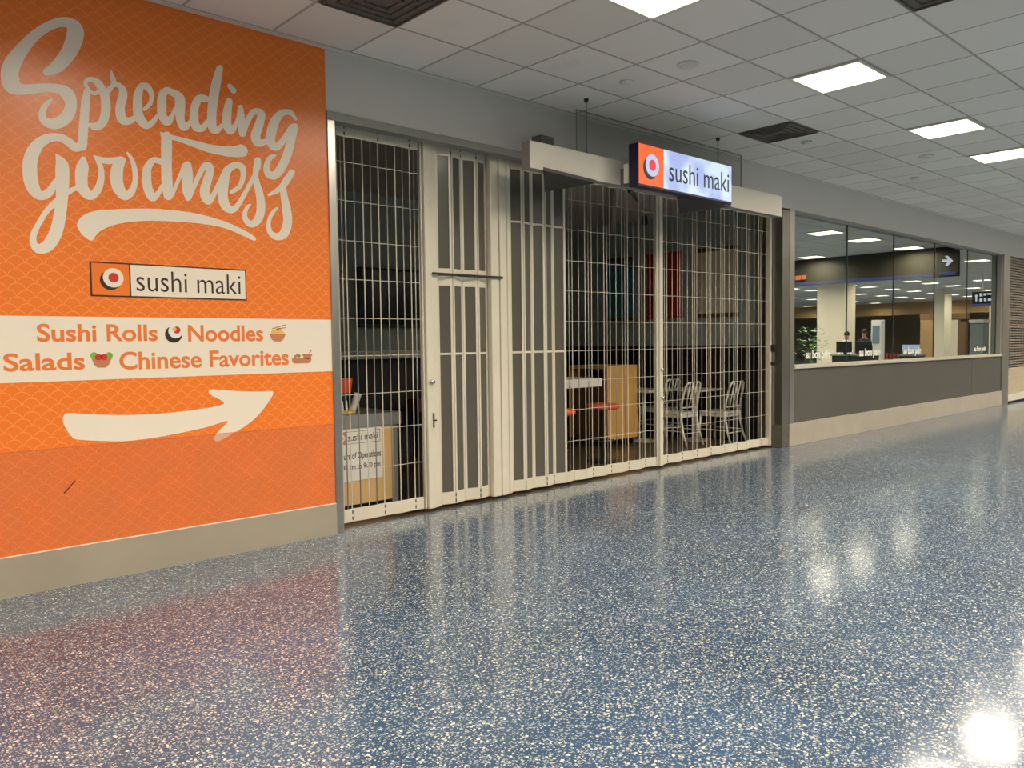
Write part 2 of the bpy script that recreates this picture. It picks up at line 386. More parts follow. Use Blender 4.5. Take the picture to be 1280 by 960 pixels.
# ---- window wall
struct('wall_window_base', MB().box(9.80, 18.70, WALL-.03, WALL+.2, 0, .30), M['stone'], .003)
struct('wall_below_windows', MB().box(9.927, 18.70, WALL, WALL+.16, .30, 1.03), M['panel_dark'])
struct('trim_panel_joint', MB().box(16.93, 16.94, WALL-.0012, WALL, .302, 1.028), M['joint'])
struct('trim_window_sill', MB().box(9.927, 18.70, WALL-.035, WALL+.16, 1.031, 1.078), M['sill'], .004)
struct('trim_window_head', MB().box(9.927, 18.70, WALL-.006, WALL+.13, 3.118, 3.1445), M['header'], .002)
xs = [9.927, 11.704, 13.394, 15.173, 16.862, 18.62]
for i in range(5):
    w = tag(MB().box(xs[i]+.012, xs[i+1]-.012, MIRROR, MIRROR+.012, 1.0785, 3.1175).build('window_%d' % (i+1), M['glass']), kind='structure')
    j = MB(); j.box(xs[i+1]-.012, xs[i+1]+.012, MIRROR-.006, MIRROR+.04, 1.0785, 3.1175); j.build('glazing_joint', M['joint'], w)
    # white shop name along the foot of every pane
    cx = onY([1023, 1088, 1142, 1176, 1228][i] if i != 3 else 1190, 445, MIRROR).x
    if i != 3:
        p0 = onY([1007, 1074, 1129, 0, 1217][i], 445, MIRROR).x; p1 = onY([1037, 1100, 1151, 0, 1232][i], 445, MIRROR).x
        text_mesh('shop_name_lettering', 'au bon pain', p0, p1, 1.12, 1.275 if i < 4 else 1.25, MIRROR-.002, M['whitetext'], w, bold=.03)
struct('trim_window_end', MB().box(18.62, 18.70, WALL-.004, WALL+.13, 1.0785, 3.117), M['header'])
struct('trim_column_far', MB().box(18.70, 19.12, WALL-.03, WALL+.28, 0, 3.144), M['steel_light'], .004)
# dark cafe behind the glass
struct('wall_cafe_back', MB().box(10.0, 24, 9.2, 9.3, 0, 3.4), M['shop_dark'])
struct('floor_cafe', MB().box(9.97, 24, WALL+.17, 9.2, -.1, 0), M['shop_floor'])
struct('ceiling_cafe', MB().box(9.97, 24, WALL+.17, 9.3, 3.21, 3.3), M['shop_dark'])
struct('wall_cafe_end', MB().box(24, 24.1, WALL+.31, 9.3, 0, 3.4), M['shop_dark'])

# ---------------------------------------------------------------- ceiling fittings
KX = lambda k: 1.9571+.611*k
JY = lambda j: 4.587-.611*(j-1)
def lamp_at():
    e = empty('ceiling_light', (0, 0, CEIL), 'x', 'ceiling light')
    fr = MB()
    for a in ((-.2995, .2995, -.2995, -.272), (-.2995, .2995, .272, .2995), (-.2995, -.272, -.272, .272), (.272, .2995, -.272, .272)):
        fr.box(a[0], a[1], a[2], a[3], -.014, -.001)
    fr.build('frame', M['lampframe'], e)
    for s in (-1, 1):
        a, b_ = (-.2715, -.004) if s < 0 else (.004, .2715)
        MB().box(-.2715, .2715, a, b_, -.010, -.002).build('lamp_lens', M['lamp'], e)
    MB().box(-.2715, .2715, -.004, .004, -.012, -.002).build('divider', M['lampframe'], e)
    ld = bpy.data.lights.new('lamp_beam', 'AREA'); ld.shape = 'SQUARE'; ld.size = .54; ld.energy = LAMP_W; ld.color = (1., .88, .71); ld.spread = math.radians(160)
    lo = bpy.data.objects.new('lamp_beam', ld); COL.objects.link(lo); lo.parent = e; lo.location = (0, 0, -.016)
    return e
LAMP_W = 42.
proto = lamp_at(); first = True
near = {(3, 3): 'lit square ceiling light at the top edge, above the shop sign', (7, 3): 'lit square ceiling light nearest the camera of the three right of the shop sign',
        (11, 3): 'lit square ceiling light, middle one of the three right of the shop sign', (14, 3): 'lit square ceiling light cut by the right edge of the photo'}
EXTRA = (31, 35, 40, 48, 55, 63, 71)
ks = [-14, -8, -5, -1, 3, 7, 11, 14, 18, 22, 25, 29, 31, 33, 35, 37, 40, 44, 48, 51, 55, 59, 63, 67, 71, 76, 86]
for j in (3, 7, 10, 14, 18, 24, 31, 40, 51, 63):
    for k in ks:
        if j > 18 and k < 18: continue
        if j > 3 and k in (-14,): continue
        if k in EXTRA and j < 10: continue
        loc = (KX(k)+.3055, JY(j)-.3055, CEIL)
        if first: o = proto; o.location = loc; first = False
        else: o = copy_tree(proto, loc)
        if (k, j) in near: o['label'] = near[(k, j)]; o['group'] = 'lights of the front row'
        elif j == 3 and k in (22, 25, 29, 37): o['label'] = 'lit ceiling light mirrored high in the cafe window glass'; o['group'] = 'front row lights mirrored in the windows'
        else: o['label'] = 'lit ceiling light of the wide hall, seen only as a reflection'; o['group'] = 'lights across the hall ceiling'
def vent_at(k, j, label):
    e = empty('ceiling_vent', (KX(k)+.3055, JY(j)-.3055, CEIL), label, 'ceiling vent')
    c = e.location
    MB().box(c.x-.30, c.x+.30, c.y-.30, c.y+.30, CEIL-.006, CEIL-.0005).build('backplate', M['vent'], e)
    sl = MB()
    for q in (.285, .22, .155, .09):
        t = .012
        for a in ((-q, q, -q, -q+t), (-q, q, q-t, q), (-q, -q+t, -q, q), (q-t, q, -q, q)):
            sl.box(c.x+a[0], c.x+a[1], c.y+a[2], c.y+a[3], CEIL-.018, CEIL-.0062)
    sl.build('louvre', M['vent'], e)
vent_at(1, 1, 'dark dusty square air vent above the orange wall graphic')
vent_at(9, 1, 'dark square air vent in the ceiling right of the lit shop sign')
vent_at(5, 5, 'brown square air vent at the top right edge of the ceiling')
for (x, y, r, lab) in ((860, 80, .085, 'largest round white ceiling speaker, below the topmost light'), (783, 102, .06, 'small round ceiling sprinkler cover left of the largest speaker'),
                       (1008, 177, .06, 'small round ceiling cover beside the air vent right of the sign'), (1158, 195, .085, 'round ceiling speaker below the middle light'),
                       (1143, 222, .06, 'small round ceiling cover farther on, below the round speaker')):
    p = survey(x, y, 2, CEIL)
    e = empty('ceiling_speaker', (p.x, p.y, CEIL), lab, 'ceiling fitting', 'round fittings in the ceiling')
    MB().lathe((p.x, p.y, 0), [(r, CEIL-.001), (r, CEIL-.012), (r*.75, CEIL-.02)]).build('rim', M['device'], e, smooth=False)
    MB().lathe((p.x, p.y, 0), [(r*.7, CEIL-.0205), (r*.62, CEIL-.028)]).build('grille', M['device'], e)

# ---------------------------------------------------------------- orange wall graphic
MY = WALL-.002
mural = empty('wall_mural', (1.4, WALL, .232), 'large orange wall graphic reading Spreading Goodness left of the gate', 'wall graphic')
MB().box(-1.6, 2.998, MY, WALL-.0004, .234, CEIL-.008).build('vinyl_sheet', M['orange'], mural)
pat = bmesh.new(); R_, H_, T_ = .047, .039, .0048
def scales(x0, x1, z0, z1, y):
    j = int(z0/H_)
    while j*H_ < z1:
        off = (j % 2)*R_
        i = int((x0-off)/(2*R_))-1
        while i*2*R_+off < x1+R_:
            cx, cz = i*2*R_+off, j*H_
            run = []
            for k in range(17):
                a = PI*k/16; x, z = cx+R_*math.cos(a), cz+R_*math.sin(a)
                vis = x0 < x < x1 and z0 < z < z1
                for dj, dx in ((-1, -R_), (-1, R_), (-2, 0), (-3, -R_), (-3, R_)):
                    if (x-cx-dx)**2+(z-cz-dj*H_)**2 < R_*R_*.98: vis = False
                if vis: run.append(a)
                if (not vis or k == 16) and len(run) > 1:
                    inner = [pat.verts.new((cx+(R_-T_)*math.cos(t), y, cz+(R_-T_)*math.sin(t))) for t in run]
                    outer = [pat.verts.new((cx+R_*math.cos(t), y, cz+R_*math.sin(t))) for t in run]
                    for q in range(len(run)-1): pat.faces.new((inner[q], inner[q+1], outer[q+1], outer[q]))
                if not vis: run = []
            i += 1
        j += 1
scales(-.2, 2.99, .24, 3.57, MY-.0004)
me = bpy.data.meshes.new('scale_pattern'); pat.to_mesh(me); pat.free(); me.materials.append(M['scale_line'])
o = bpy.data.objects.new('scale_pattern', me); COL.objects.link(o); o.parent = mural; o.matrix_parent_inverse = Matrix.Translation(-mural.location)

def cat(p0, p1, p2, p3, t):
    return [.5*((2*b)+(-a+c)*t+(2*a-5*b+4*c-d)*t*t+(-a+3*b-3*c+d)*t**3) for a, b, c, d in zip(p0, p1, p2, p3)]
LY = MY-.0010
NST = [0]
def stroke_poly(mb, zoom, pts):
    ox, oy, s = zoom; P = [(ox+x/s, oy+y/s, w/s) for x, y, w in pts]
    Q = []; NST[0] = (NST[0]+1) % 20; yy = LY-NST[0]*.00001
    for i in range(len(P)-1):
        a, b_, c, d = P[max(i-1, 0)], P[i], P[i+1], P[min(i+2, len(P)-1)]
        for t in range(6): Q.append(cat(a, b_, c, d, t/6))
    Q.append(list(P[-1]))
    L_, R2 = [], []
    for i, (x, y, w) in enumerate(Q):
        a, b_ = Q[max(i-1, 0)], Q[min(i+1, len(Q)-1)]
        dx, dy = b_[0]-a[0], b_[1]-a[1]; n = math.hypot(dx, dy) or 1
        L_.append((x-dy/n*w/2, y+dx/n*w/2)); R2.append((x+dy/n*w/2, y-dx/n*w/2))
    lv = [mb.bm.verts.new(onY(x, y, yy-k*1.5e-6)) for k, (x, y) in enumerate(L_)]; rv = [mb.bm.verts.new(onY(x, y, yy-k*1.5e-6)) for k, (x, y) in enumerate(R2)]
    for i in range(len(Q)-1): mb.bm.faces.new((lv[i], lv[i+1], rv[i+1], rv[i]))
    for idx in (0, len(Q)-1):
        x, y, w = Q[idx]
        mb.bm.faces.new([mb.bm.verts.new(onY(x+w/2*math.cos(2*PI*k/14), y+w/2*math.sin(2*PI*k/14), yy+4e-6 if idx == 0 else yy-idx*1.5e-6-4e-6)) for k in range(14)])
def polyfill(mb, zoom, pts, smooth=True, y=None):
    ox, oy, s = zoom; P = [(ox+a/s, oy+b_/s) for a, b_ in pts]
    if smooth:
        Q = []; n = len(P)
        for i in range(n):
            for t in range(4): Q.append(cat(P[i-1], P[i], P[(i+1) % n], P[(i+2) % n], t/4))
    else: Q = P
    f = mb.bm.faces.new([mb.bm.verts.new(onY(a, b_, LY-.00025 if y is None else y)) for a, b_ in Q]); f.normal_update()
    bmesh.ops.triangulate(mb.bm, faces=[f])
Z1, Z2, Z3, Z4, Z5, Z6 = (0, 10, 6), (90, 70, 8), (230, 70, 5.65), (20, 160, 6), (160, 160, 8), (260, 180, 7.385)
up1 = MB()
for z, st in (
    (Z1, [(352, 478, 62), (425, 440, 100), (505, 350, 118), (553, 250, 130), (562, 170, 128), (520, 113, 84), (440, 110, 72), (340, 150, 74), (240, 226, 84), (150, 330, 108), (90, 425, 132), (72, 505, 134), (95, 580, 128), (160, 610, 84), (250, 606, 72), (360, 598, 64), (450, 610, 74), (508, 650, 98), (533, 720, 88), (510, 800, 96), (450, 855, 92), (380, 868, 74), (325, 835, 60), (318, 780, 52), (345, 725, 42), (385, 690, 26)]),
    (Z2, [(150, 345, 60), (137, 450, 88), (125, 600, 92), (112, 760, 98), (102, 900, 96)]),
    (Z2, [(165, 335, 34), (132, 268, 42), (168, 232, 42), (235, 250, 62), (292, 315, 80), (332, 420, 92), (336, 560, 96), (302, 668, 90), (235, 704, 82), (175, 690, 40)]),
    (Z2, [(165, 345, 40), (225, 375, 36), (290, 350, 50), (350, 360, 60), (425, 280, 46), (500, 325, 66), (508, 400, 92), (485, 490, 94), (482, 570, 96), (505, 635, 92), (565, 652, 72), (625, 620, 56)]),
    (Z2, [(392, 150, 16), (408, 220, 50), (425, 290, 50)]),
    (Z2, [(728, 530, 40), (785, 468, 44), (795, 380, 48), (755, 312, 66), (700, 298, 62), (664, 370, 84), (655, 480, 94), (668, 600, 96), (735, 688, 82), (800, 668, 60), (862, 590, 34)]),
    (Z2, [(1015, 372, 66), (945, 345, 70), (902, 400, 86), (898, 500, 94), (905, 600, 88), (955, 655, 84), (1000, 600, 50), (1030, 520, 30)]),
    (Z2, [(1010, 360, 60), (1075, 425, 100), (1080, 540, 100), (1085, 640, 84), (1120, 712, 78), (1168, 680, 52), (1200, 620, 30)]),
    (Z3, [(155, 305, 50), (105, 300, 54), (76, 360, 60), (70, 430, 62), (85, 498, 60), (130, 508, 50), (165, 460, 30)]),
    (Z3, [(252, 88, 48), (232, 170, 64), (211, 280, 68), (197, 400, 66), (200, 500, 62), (230, 524, 50), (270, 490, 30)]),
    (Z3, [(0, 505, 40), (45, 470, 26)]),
    (Z3, [(318, 322, 50), (305, 400, 62), (304, 485, 62), (332, 530, 52), (372, 470, 32), (405, 380, 34)]),
    (Z3, [(323, 212, 34), (350, 244, 42)]),
    (Z3, [(398, 362, 36), (402, 440, 58), (414, 545, 52)]),
    (Z3, [(418, 552, 34), (445, 470, 40), (490, 395, 44), (545, 408, 54), (532, 480, 62), (505, 565, 68), (528, 615, 56), (585, 600, 36)]),
    (Z3, [(790, 446, 20), (750, 400, 36), (692, 402, 48), (642, 460, 66), (617, 540, 70), (612, 605, 66), (652, 644, 52), (705, 590, 44), (760, 500, 40)]),
    (Z3, [(780, 500, 54), (758, 580, 62), (735, 680, 62), (690, 785, 62), (638, 843, 58), (590, 825, 48), (585, 770, 42), (608, 720, 36), (640, 702, 22)]),
): stroke_poly(up1, z, st)
up1.build('spreading_lettering', M['cream'], mural)
lo1 = MB()
for z, st in (
    (Z4, [(500, 120, 72), (450, 148, 62), (395, 105, 62), (325, 70, 58), (240, 78, 70), (160, 130, 92), (110, 230, 108), (105, 350, 110), (130, 450, 98), (185, 508, 66), (250, 480, 66), (295, 400, 40)]),
    (Z4, [(302, 200, 14), (342, 275, 96), (348, 380, 104), (345, 520, 92), (330, 640, 94), (303, 770, 98), (245, 875, 96), (172, 905, 72), (132, 865, 56), (132, 800, 50), (180, 700, 42), (245, 605, 44), (330, 530, 50)]),
    (Z4, [(390, 482, 44), (440, 456, 34), (480, 460, 40)]),
    (Z4, [(505, 235, 46), (498, 290, 94), (490, 380, 94), (503, 455, 84), (555, 508, 66), (608, 470, 60), (634, 400, 54), (640, 320, 42), (618, 250, 36), (588, 210, 16)]),
    (Z4, [(588, 212, 18), (645, 240, 44), (720, 245, 50), (792, 232, 40)]),
    (Z4, [(795, 245, 60), (765, 290, 88), (754, 360, 94), (766, 440, 90), (815, 508, 68), (865, 478, 56), (893, 400, 42), (890, 310, 40), (865, 230, 30), (835, 188, 18)]),
    (Z5, [(340, 340, 60), (255, 322, 62), (195, 400, 84), (188, 500, 90), (198, 600, 92), (245, 692, 84), (300, 655, 54), (335, 580, 34)]),
    (Z5, [(385, 90, 108), (385, 200, 110), (385, 400, 108), (392, 580, 108), (403, 690, 70), (455, 630, 44), (520, 480, 40), (570, 370, 50)]),
    (Z5, [(592, 372, 84), (596, 480, 108), (590, 620, 94), (600, 702, 56)]),
    (Z5, [(612, 695, 50), (662, 580, 48), (730, 430, 54), (785, 372, 70), (822, 410, 78), (798, 510, 88), (765, 640, 96), (800, 730, 76), (850, 680, 54), (915, 540, 44), (960, 440, 40)]),
    (Z5, [(1035, 640, 40), (1115, 585, 48), (1152, 480, 54), (1142, 395, 66), (1070, 372, 64), (990, 430, 84), (962, 540, 96), (948, 680, 100), (980, 785, 92), (1050, 815, 68), (1110, 755, 50), (1180, 635, 44), (1250, 510, 40)]),
    (Z6, [(370, 395, 38), (425, 300, 40)]),
    (Z6, [(458, 152, 62), (452, 210, 68), (438, 280, 50), (452, 370, 60), (480, 480, 74), (488, 600, 80), (462, 695, 78), (402, 740, 62), (350, 702, 52), (340, 640, 42), (362, 585, 36), (388, 562, 22)]),
    (Z6, [(775, 262, 58), (732, 325, 66), (688, 390, 60), (625, 438, 44), (562, 470, 24)]),
    (Z6, [(692, 400, 58), (702, 480, 64), (725, 600, 80), (735, 720, 84), (702, 825, 86), (640, 855, 66), (580, 825, 52), (560, 760, 42), (570, 685, 36), (608, 620, 34), (640, 592, 24)]),
): stroke_poly(lo1, z, st)
polyfill(lo1, Z5, [(318, 36), (400, 60), (600, 108), (800, 160), (950, 184), (1060, 184), (1130, 160), (1182, 190), (1200, 230), (1180, 282), (1100, 294), (980, 284), (800, 245), (640, 186), (500, 132), (440, 120), (335, 110)], False)
lo1.build('goodness_lettering', M['cream'], mural)
sw = MB(); polyfill(sw, (80, 240, 4.923), [(80, 205), (105, 155), (170, 122), (280, 108), (520, 102), (700, 115), (850, 140), (1000, 185), (1100, 230), (1160, 265), (1182, 290), (1172, 299), (1140, 288), (1060, 250), (960, 215), (800, 190), (600, 178), (450, 180), (320, 200), (230, 237), (195, 270), (175, 297), (150, 293), (108, 258)])
sw.build('underline_stroke', M['cream'], mural)
ar = MB(); polyfill(ar, (60, 470, 4.267), [(79, 240), (86, 208), (112, 197), (250, 205), (420, 208), (600, 200), (800, 178), (938, 148), (880, 108), (857, 90), (865, 74), (900, 72), (1000, 80), (1120, 83), (1190, 80), (1201, 92), (1188, 120), (1130, 200), (1060, 262), (960, 322), (910, 348), (890, 345), (888, 325), (915, 288), (958, 240), (850, 272), (700, 305), (550, 332), (400, 348), (250, 345), (150, 338), (128, 325), (98, 285)])
ar.build('arrow_print', M['cream'], mural)
# cream band with the menu words
b0, b1 = onY(200, 396.5).z, onY(200, 472).z
b0 = (onY(5, 394).z+onY(410, 400).z)/2; b1 = (onY(5, 479).z+onY(412, 464).z)/2
MB().box(-1.6, 2.998, LY, LY+.0004, b1, b0).build('menu_band', M['cream'], mural)
TY = LY-.0006
def words(s, xa, xb, base_y, cap_y, m, bold=.012, desc=0, nm='menu_lettering', Y=TY, par=None):
    A, B = onY(xa, (base_y+cap_y)/2, Y), onY(xb, (base_y+cap_y)/2, Y)
    zb, zt = onY((xa+xb)/2, base_y, Y).z, onY((xa+xb)/2, cap_y, Y).z
    return text_mesh(nm, s, A.x, B.x, zb, zt, Y, m, par or mural, bold=bold, thick=.0003)
words('Sushi Rolls', 46, 197, 427, 405, M['print_orange'], .022)
words('Noodles', 235, 329, 427, 406.5, M['print_orange'], .022)
words('Salads', 4, 106, 463.5, 441, M['print_orange'], .022)
words('Chinese Favorites', 149, 361, 459.5, 438, M['print_orange'], .022)
# printed food pictures
def pdisc(x, y, rpx, m, nm, Y, sx=1.):
    c = onY(x, y, Y); r = abs(onY(x, y-rpx, Y).z-c.z)
    return disc((c.x, c.z), r, Y, Y-.0002, sx=sx).build(nm, m, mural)
def ppoly(pts, m, nm, Y=TY):
    mb = MB(); f = mb.bm.faces.new([mb.bm.verts.new(onY(x, y, Y)) for x, y in pts]); f.normal_update(); bmesh.ops.triangulate(mb.bm, faces=[f]); return mb.build(nm, m, mural)
pdisc(217, 418, 10.5, M['print_dark'], 'roll_picture', TY); pdisc(219.5, 414, 8.8, M['paper'], 'rice_picture', TY-.0004)
pdisc(221, 412.5, 4.4, M['print_red'], 'fish_picture', TY-.0008); pdisc(218, 411.5, 2.6, M['print_yellow'], 'egg_picture', TY-.0012)
for cx_, cy__, s in ((347, 421, 1.), (127, 452, 1.25), (384, 445, .62)):
    ppoly([(cx_-10.5*s, cy__-4*s), (cx_+10.5*s, cy__-4*s), (cx_+7.5*s, cy__+3*s), (cx_+4*s, cy__+6*s), (cx_-4*s, cy__+6*s), (cx_-7.5*s, cy__+3*s)], M['print_terra'], 'bowl_picture')
ppoly([(338, 416.5), (341, 412), (350, 410), (356, 416.5)], M['print_yellow'], 'noodle_picture')
ppoly([(340, 410.3), (357, 405.4), (357.3, 406.6), (340.3, 411.5)], M['print_terra'], 'chopstick_picture'); ppoly([(345, 411), (357, 408.8), (357.2, 410), (345.3, 412)], M['print_terra'], 'chopstick_picture')
for x_, m_ in ((117.5, 'print_green'), (136.5, 'print_green')): pdisc(x_, 444.5, 4.2, M[m_], 'leaf_picture', TY)
for x_ in (123, 130): pdisc(x_, 446.5, 4, M['print_red'], 'tomato_picture', TY-.0004)
ppoly([(365, 448), (389, 447), (389, 451), (386, 454), (368, 454.5), (365, 452)], M['print_terra'], 'tray_picture')
ppoly([(386, 441), (389.5, 436.5), (390.3, 437.2), (387.2, 442)], M['print_terra'], 'spoon_picture')
for x_, y_ in ((369, 446), (374, 445), (371.5, 444)): pdisc(x_, y_, 2, M['print_green'] if x_ == 374 else M['print_terra'], 'garnish_picture', TY-.0004)
# the shop logo box
lx0, lx1 = onY(112.5, 348, TY).x, onY(308, 357, TY).x; lz1 = (onY(112.5, 326, TY).z+onY(307.5, 337.5, TY).z)/2; lz0 = (onY(114, 370, TY).z+onY(308, 376, TY).z)/2
lxd = onY(162.5, 350, TY).x
MB().box(lx0, lx1, MY-.0016, MY-.0009, lz0, lz1).build('logo_border', M['print_dark'], mural)
MB().box(lx0+.010, lxd-.004, MY-.0021, MY-.0017, lz0+.009, lz1-.009).build('logo_orange_field', M['orange'], mural)
MB().box(lxd+.005, lx1-.008, MY-.0021, MY-.0017, lz0+.009, lz1-.009).build('logo_cream_field', M['cream'], mural)
words('sushi maki', 170.5, 300.5, 366, 340.5, M['print_dark'], -.004, Y=MY-.0024, nm='logo_lettering')
def logo_roll(cx, cz, r, Y, dark, white, red, par, dx=-.20, dz=-.28):
    disc((cx+dx*r, cz+dz*r), r, Y, Y-.0004).build('roll_seaweed', dark, par)
    disc((cx, cz), r, Y-.0008, Y-.0012).build('roll_rice', white, par)
    disc((cx+.02*r, cz+.02*r), r*.5, Y-.0016, Y-.0020).build('roll_filling', red, par)
c = onY(141.5, 347.3, MY); c2 = onY(141.5, 361, MY)
logo_roll(c.x, c.z, (c.z-c2.z)*.88, MY-.0024, M['print_dark'], M['cream'], M['print_red'], mural, -.30, -.28)
# clear protective film over the foot of the graphic
fm = bpy.data.materials.new('clear_film'); fm.use_nodes = True; nt = fm.node_tree; nt.nodes.clear()
out = nt.nodes.new('ShaderNodeOutputMaterial'); tr = nt.nodes.new('ShaderNodeBsdfTransparent'); tr.inputs[0].default_value = (.99, .95, .96, 1)
pb = nt.nodes.new('ShaderNodeBsdfPrincipled'); pb.inputs['Base Color'].default_value = (.80, .37, .15, 1); pb.inputs['Roughness'].default_value = .22
mx = nt.nodes.new('ShaderNodeMixShader'); nz = nt.nodes.new('ShaderNodeTexNoise'); nz.inputs['Scale'].default_value = 2.5
tc = nt.nodes.new('ShaderNodeTexCoord'); nt.links.new(tc.outputs['Object'], nz.inputs['Vector'])
mr = nt.nodes.new('ShaderNodeMapRange'); mr.inputs[1].default_value = .3; mr.inputs[2].default_value = .7; mr.inputs[3].default_value = .10; mr.inputs[4].default_value = .20
nt.links.new(nz.outputs['Fac'], mr.inputs[0]); nt.links.new(mr.outputs[0], mx.inputs[0])
nt.links.new(tr.outputs[0], mx.inputs[1]); nt.links.new(pb.outputs[0], mx.inputs[2]); nt.links.new(mx.outputs[0], out.inputs[0])
fz = (onY(2, 565).z+onY(410, 531).z)/2
MB().box(-1.6, 2.996, MY-.0046, MY-.0040, .235, fz).build('protective_film', fm, mural)['label'] = 'clear scuffed film over the lower orange vinyl'
MB().box(-1.6, 2.996, MY-.0050, MY-.0040, fz, fz+.0025).build('film_edge', M['print_orange'], mural)
ppoly([(79.5, 616), (94, 600.5), (94.8, 601), (80.5, 617)], M['print_dark'], 'scratch', Y=MY-.0052)

# ---------------------------------------------------------------- folding gate
GY = 5.42; Z0, Z1g, ZT0, ZT1 = .028, .130, 3.030, 3.132
gate = empty('folding_gate', (6.4, GY, 0), 'closed beige accordion security gate of thin vertical rods across the shop', 'security gate')
LINKS = (.430, .745, 1.033, 1.337, 1.632, 1.936, 2.235, 2.543, 2.838)
def rods_panel(p, q, last=False):
    pn = MB(); pn.slab(p, q, .012, Z0, Z1g); pn.slab(p, q, .012, ZT0, ZT1)
    for z in LINKS: pn.slab(p, q, .004, z-.002, z+.002)
    pn.tube([(p[0], p[1], Z1g-.01), (p[0], p[1], ZT0+.01)], .0046, 8)
    a = pn.build('grille_panel', M['gate'], gate)
    pts = [((p[0]+q[0])/2, (p[1]+q[1])/2)] + ([q] if last else [])
    for u in pts:
        MB().tube([(u[0], u[1], Z1g-.01), (u[0], u[1], ZT0+.01)], .0046, 8).build('rod', M['rod'], a, smooth=True)
    return a
def hinge(x, y):
    mb = MB()
    for z in (.06, .105, 3.05, 3.10): mb.tube([(x, y-.008, z-.012), (x, y-.008, z+.012)], .0065, 6)
    return mb
hz = MB()
def hinges(x, y):
    for z in (.055, .105, 3.055, 3.105): hz.tube([(x, y-.006, z-.013), (x, y-.006, z+.013)], .0055, 6)
A_ = .021
va = [(3.095, 1), (3.165, -1), (3.245, 1), (3.397, -1), (3.550, 1), (3.703, -1), (3.855, 1), (3.932, -1)]
va = [(x, GY+s*.006) for x, s in va]
for i in range(len(va)-1):
    rods_panel(va[i], va[i+1], i == len(va)-2)
    if i in (2, 4, 6): hinges(*va[i])
def zig(x0, x1, n, s0): return [(x0+(x1-x0)*i/n, GY+(A_ if (i+s0) % 2 == 0 else -A_)) for i in range(n+1)]
def infill_panel(p, q, parts):
    """solid-faced fold: stiles, rails and a grey sheet for each opening"""
    P, Q = Vector((*p, 0)), Vector((*q, 0)); d = (Q-P); L_ = d.length; d.normalize(); w = .022
    a = MB(); i0, i1 = P+d*.004, P+d*w; o0, o1 = Q-d*w, Q-d*.004
    zlo, zhi = parts[0][0], parts[-1][1]
    for (za, zb, ra, rb) in parts:
        a.slab(i0, i1, .016, za, zb); a.slab(o0, o1, .016, za, zb)
        a.slab(i1, o0, .014, za, za+ra); a.slab(i1, o0, .014, zb-rb, zb)
    m_ = a.build('infill_panel', M['gate'], gate)
    for (za, zb, ra, rb) in parts:
        MB().slab(i1, o0, .004, za+ra, zb-rb).build('grey_sheet', M['perf'], m_)
    for zr in (1.337, 2.548):
        ok = any(za+ra < zr < zb-rb for za, zb, ra, rb in parts)
        if ok and not (len(parts) > 1 and zr > 2): MB().slab(i1, o0, .012, zr-.009, zr+.009).build('cross_rail', M['gate'], m_)
    return m_
vb = zig(4.125, 4.690, 4, 0)
for i in range(4):
    infill_panel(vb[i], vb[i+1], [(Z0, 2.008, .105, .085), (2.026, ZT1, .045, .105)])
    hinges(*vb[i])
vc = zig(4.97, 5.822, 6, 0)
for i in range(5):
    infill_panel(vc[i], vc[i+1], [(Z0, ZT1, .105, .105)]); hinges(*vc[i])
rods_panel(vc[5], vc[6])
vd = zig(5.822, 7.130, 9, 0)
for i in range(9):
    rods_panel(vd[i], vd[i+1], i == 8)
    if i % 2 == 0: hinges(*vd[i])
ve = zig(7.245, 9.597, 16, 1)
for i in range(16):
    rods_panel(ve[i], ve[i+1], i == 15)
    if i % 2 == 1: hinges(*ve[i])
hz.build('hinge_knuckles', M['gate_dk'], gate)
def post(x0, x1, depth=.07, front=0., zt=ZT1, nm='post'):
    m_ = MB(); m_.box(x0, x1, GY-depth/2-front, GY+depth/2, Z0-.006, zt); return m_.build(nm, M['gate'], gate, .006)
post(3.945, 3.962, .04); post(3.966, 4.040, .07, .008); post(4.045, 4.104, .045); post(4.107, 4.122, .03)
post(4.700, 4.795, .07, .004); post(4.803, 4.868, .07, .010); post(4.874, 4.905, .05); post(4.915, 4.950, .04)
post(7.145, 7.175, .05); post(7.178, 7.238, .07, .010)
post(9.600, 9.612, .05)
ep = post(9.560, 9.606, .06, .012)
MB().box(4.03, 4.825, GY-.060, GY-.048, 2.007, 2.027).build('locking_bar', M['black'], gate, .002)
def knob(x, z, y, nm='lock_knob'):
    m_ = MB(); pts = [(x, y, z), (x, y-.018, z), (x, y-.020, z), (x, y-.032, z)]
    m_.tube(pts, [.012, .012, .021, .017], 14); return m_.build(nm, M['chrome'], gate, smooth=True)
knob(onY(535.5, 477, GY).x, onY(535.5, 477, GY).z, GY-.043)
p = onY(538, 525, GY); mb = MB(); mb.box(p.x-.004, p.x+.004, GY-.055, GY-.043, p.z-.062, p.z+.062); mb.box(p.x-.002, p.x+.028, GY-.055, GY-.047, p.z-.006, p.z+.006); mb.build('slide_latch', M['black'], gate)
p = onY(822.5, 462, GY); knob(p.x, p.z, GY-.045)
p = onY(823, 497, GY); knob(p.x, p.z, GY-.045, 'small_latch')
for y_ in (435, 454): p = onY(966, y_, GY); mb = MB(); mb.box(9.575, 9.60, GY-.058, GY-.042, p.z-(.045 if y_ == 435 else .02), p.z+(.045 if y_ == 435 else .02)); mb.build('keeper', M['black'], gate)

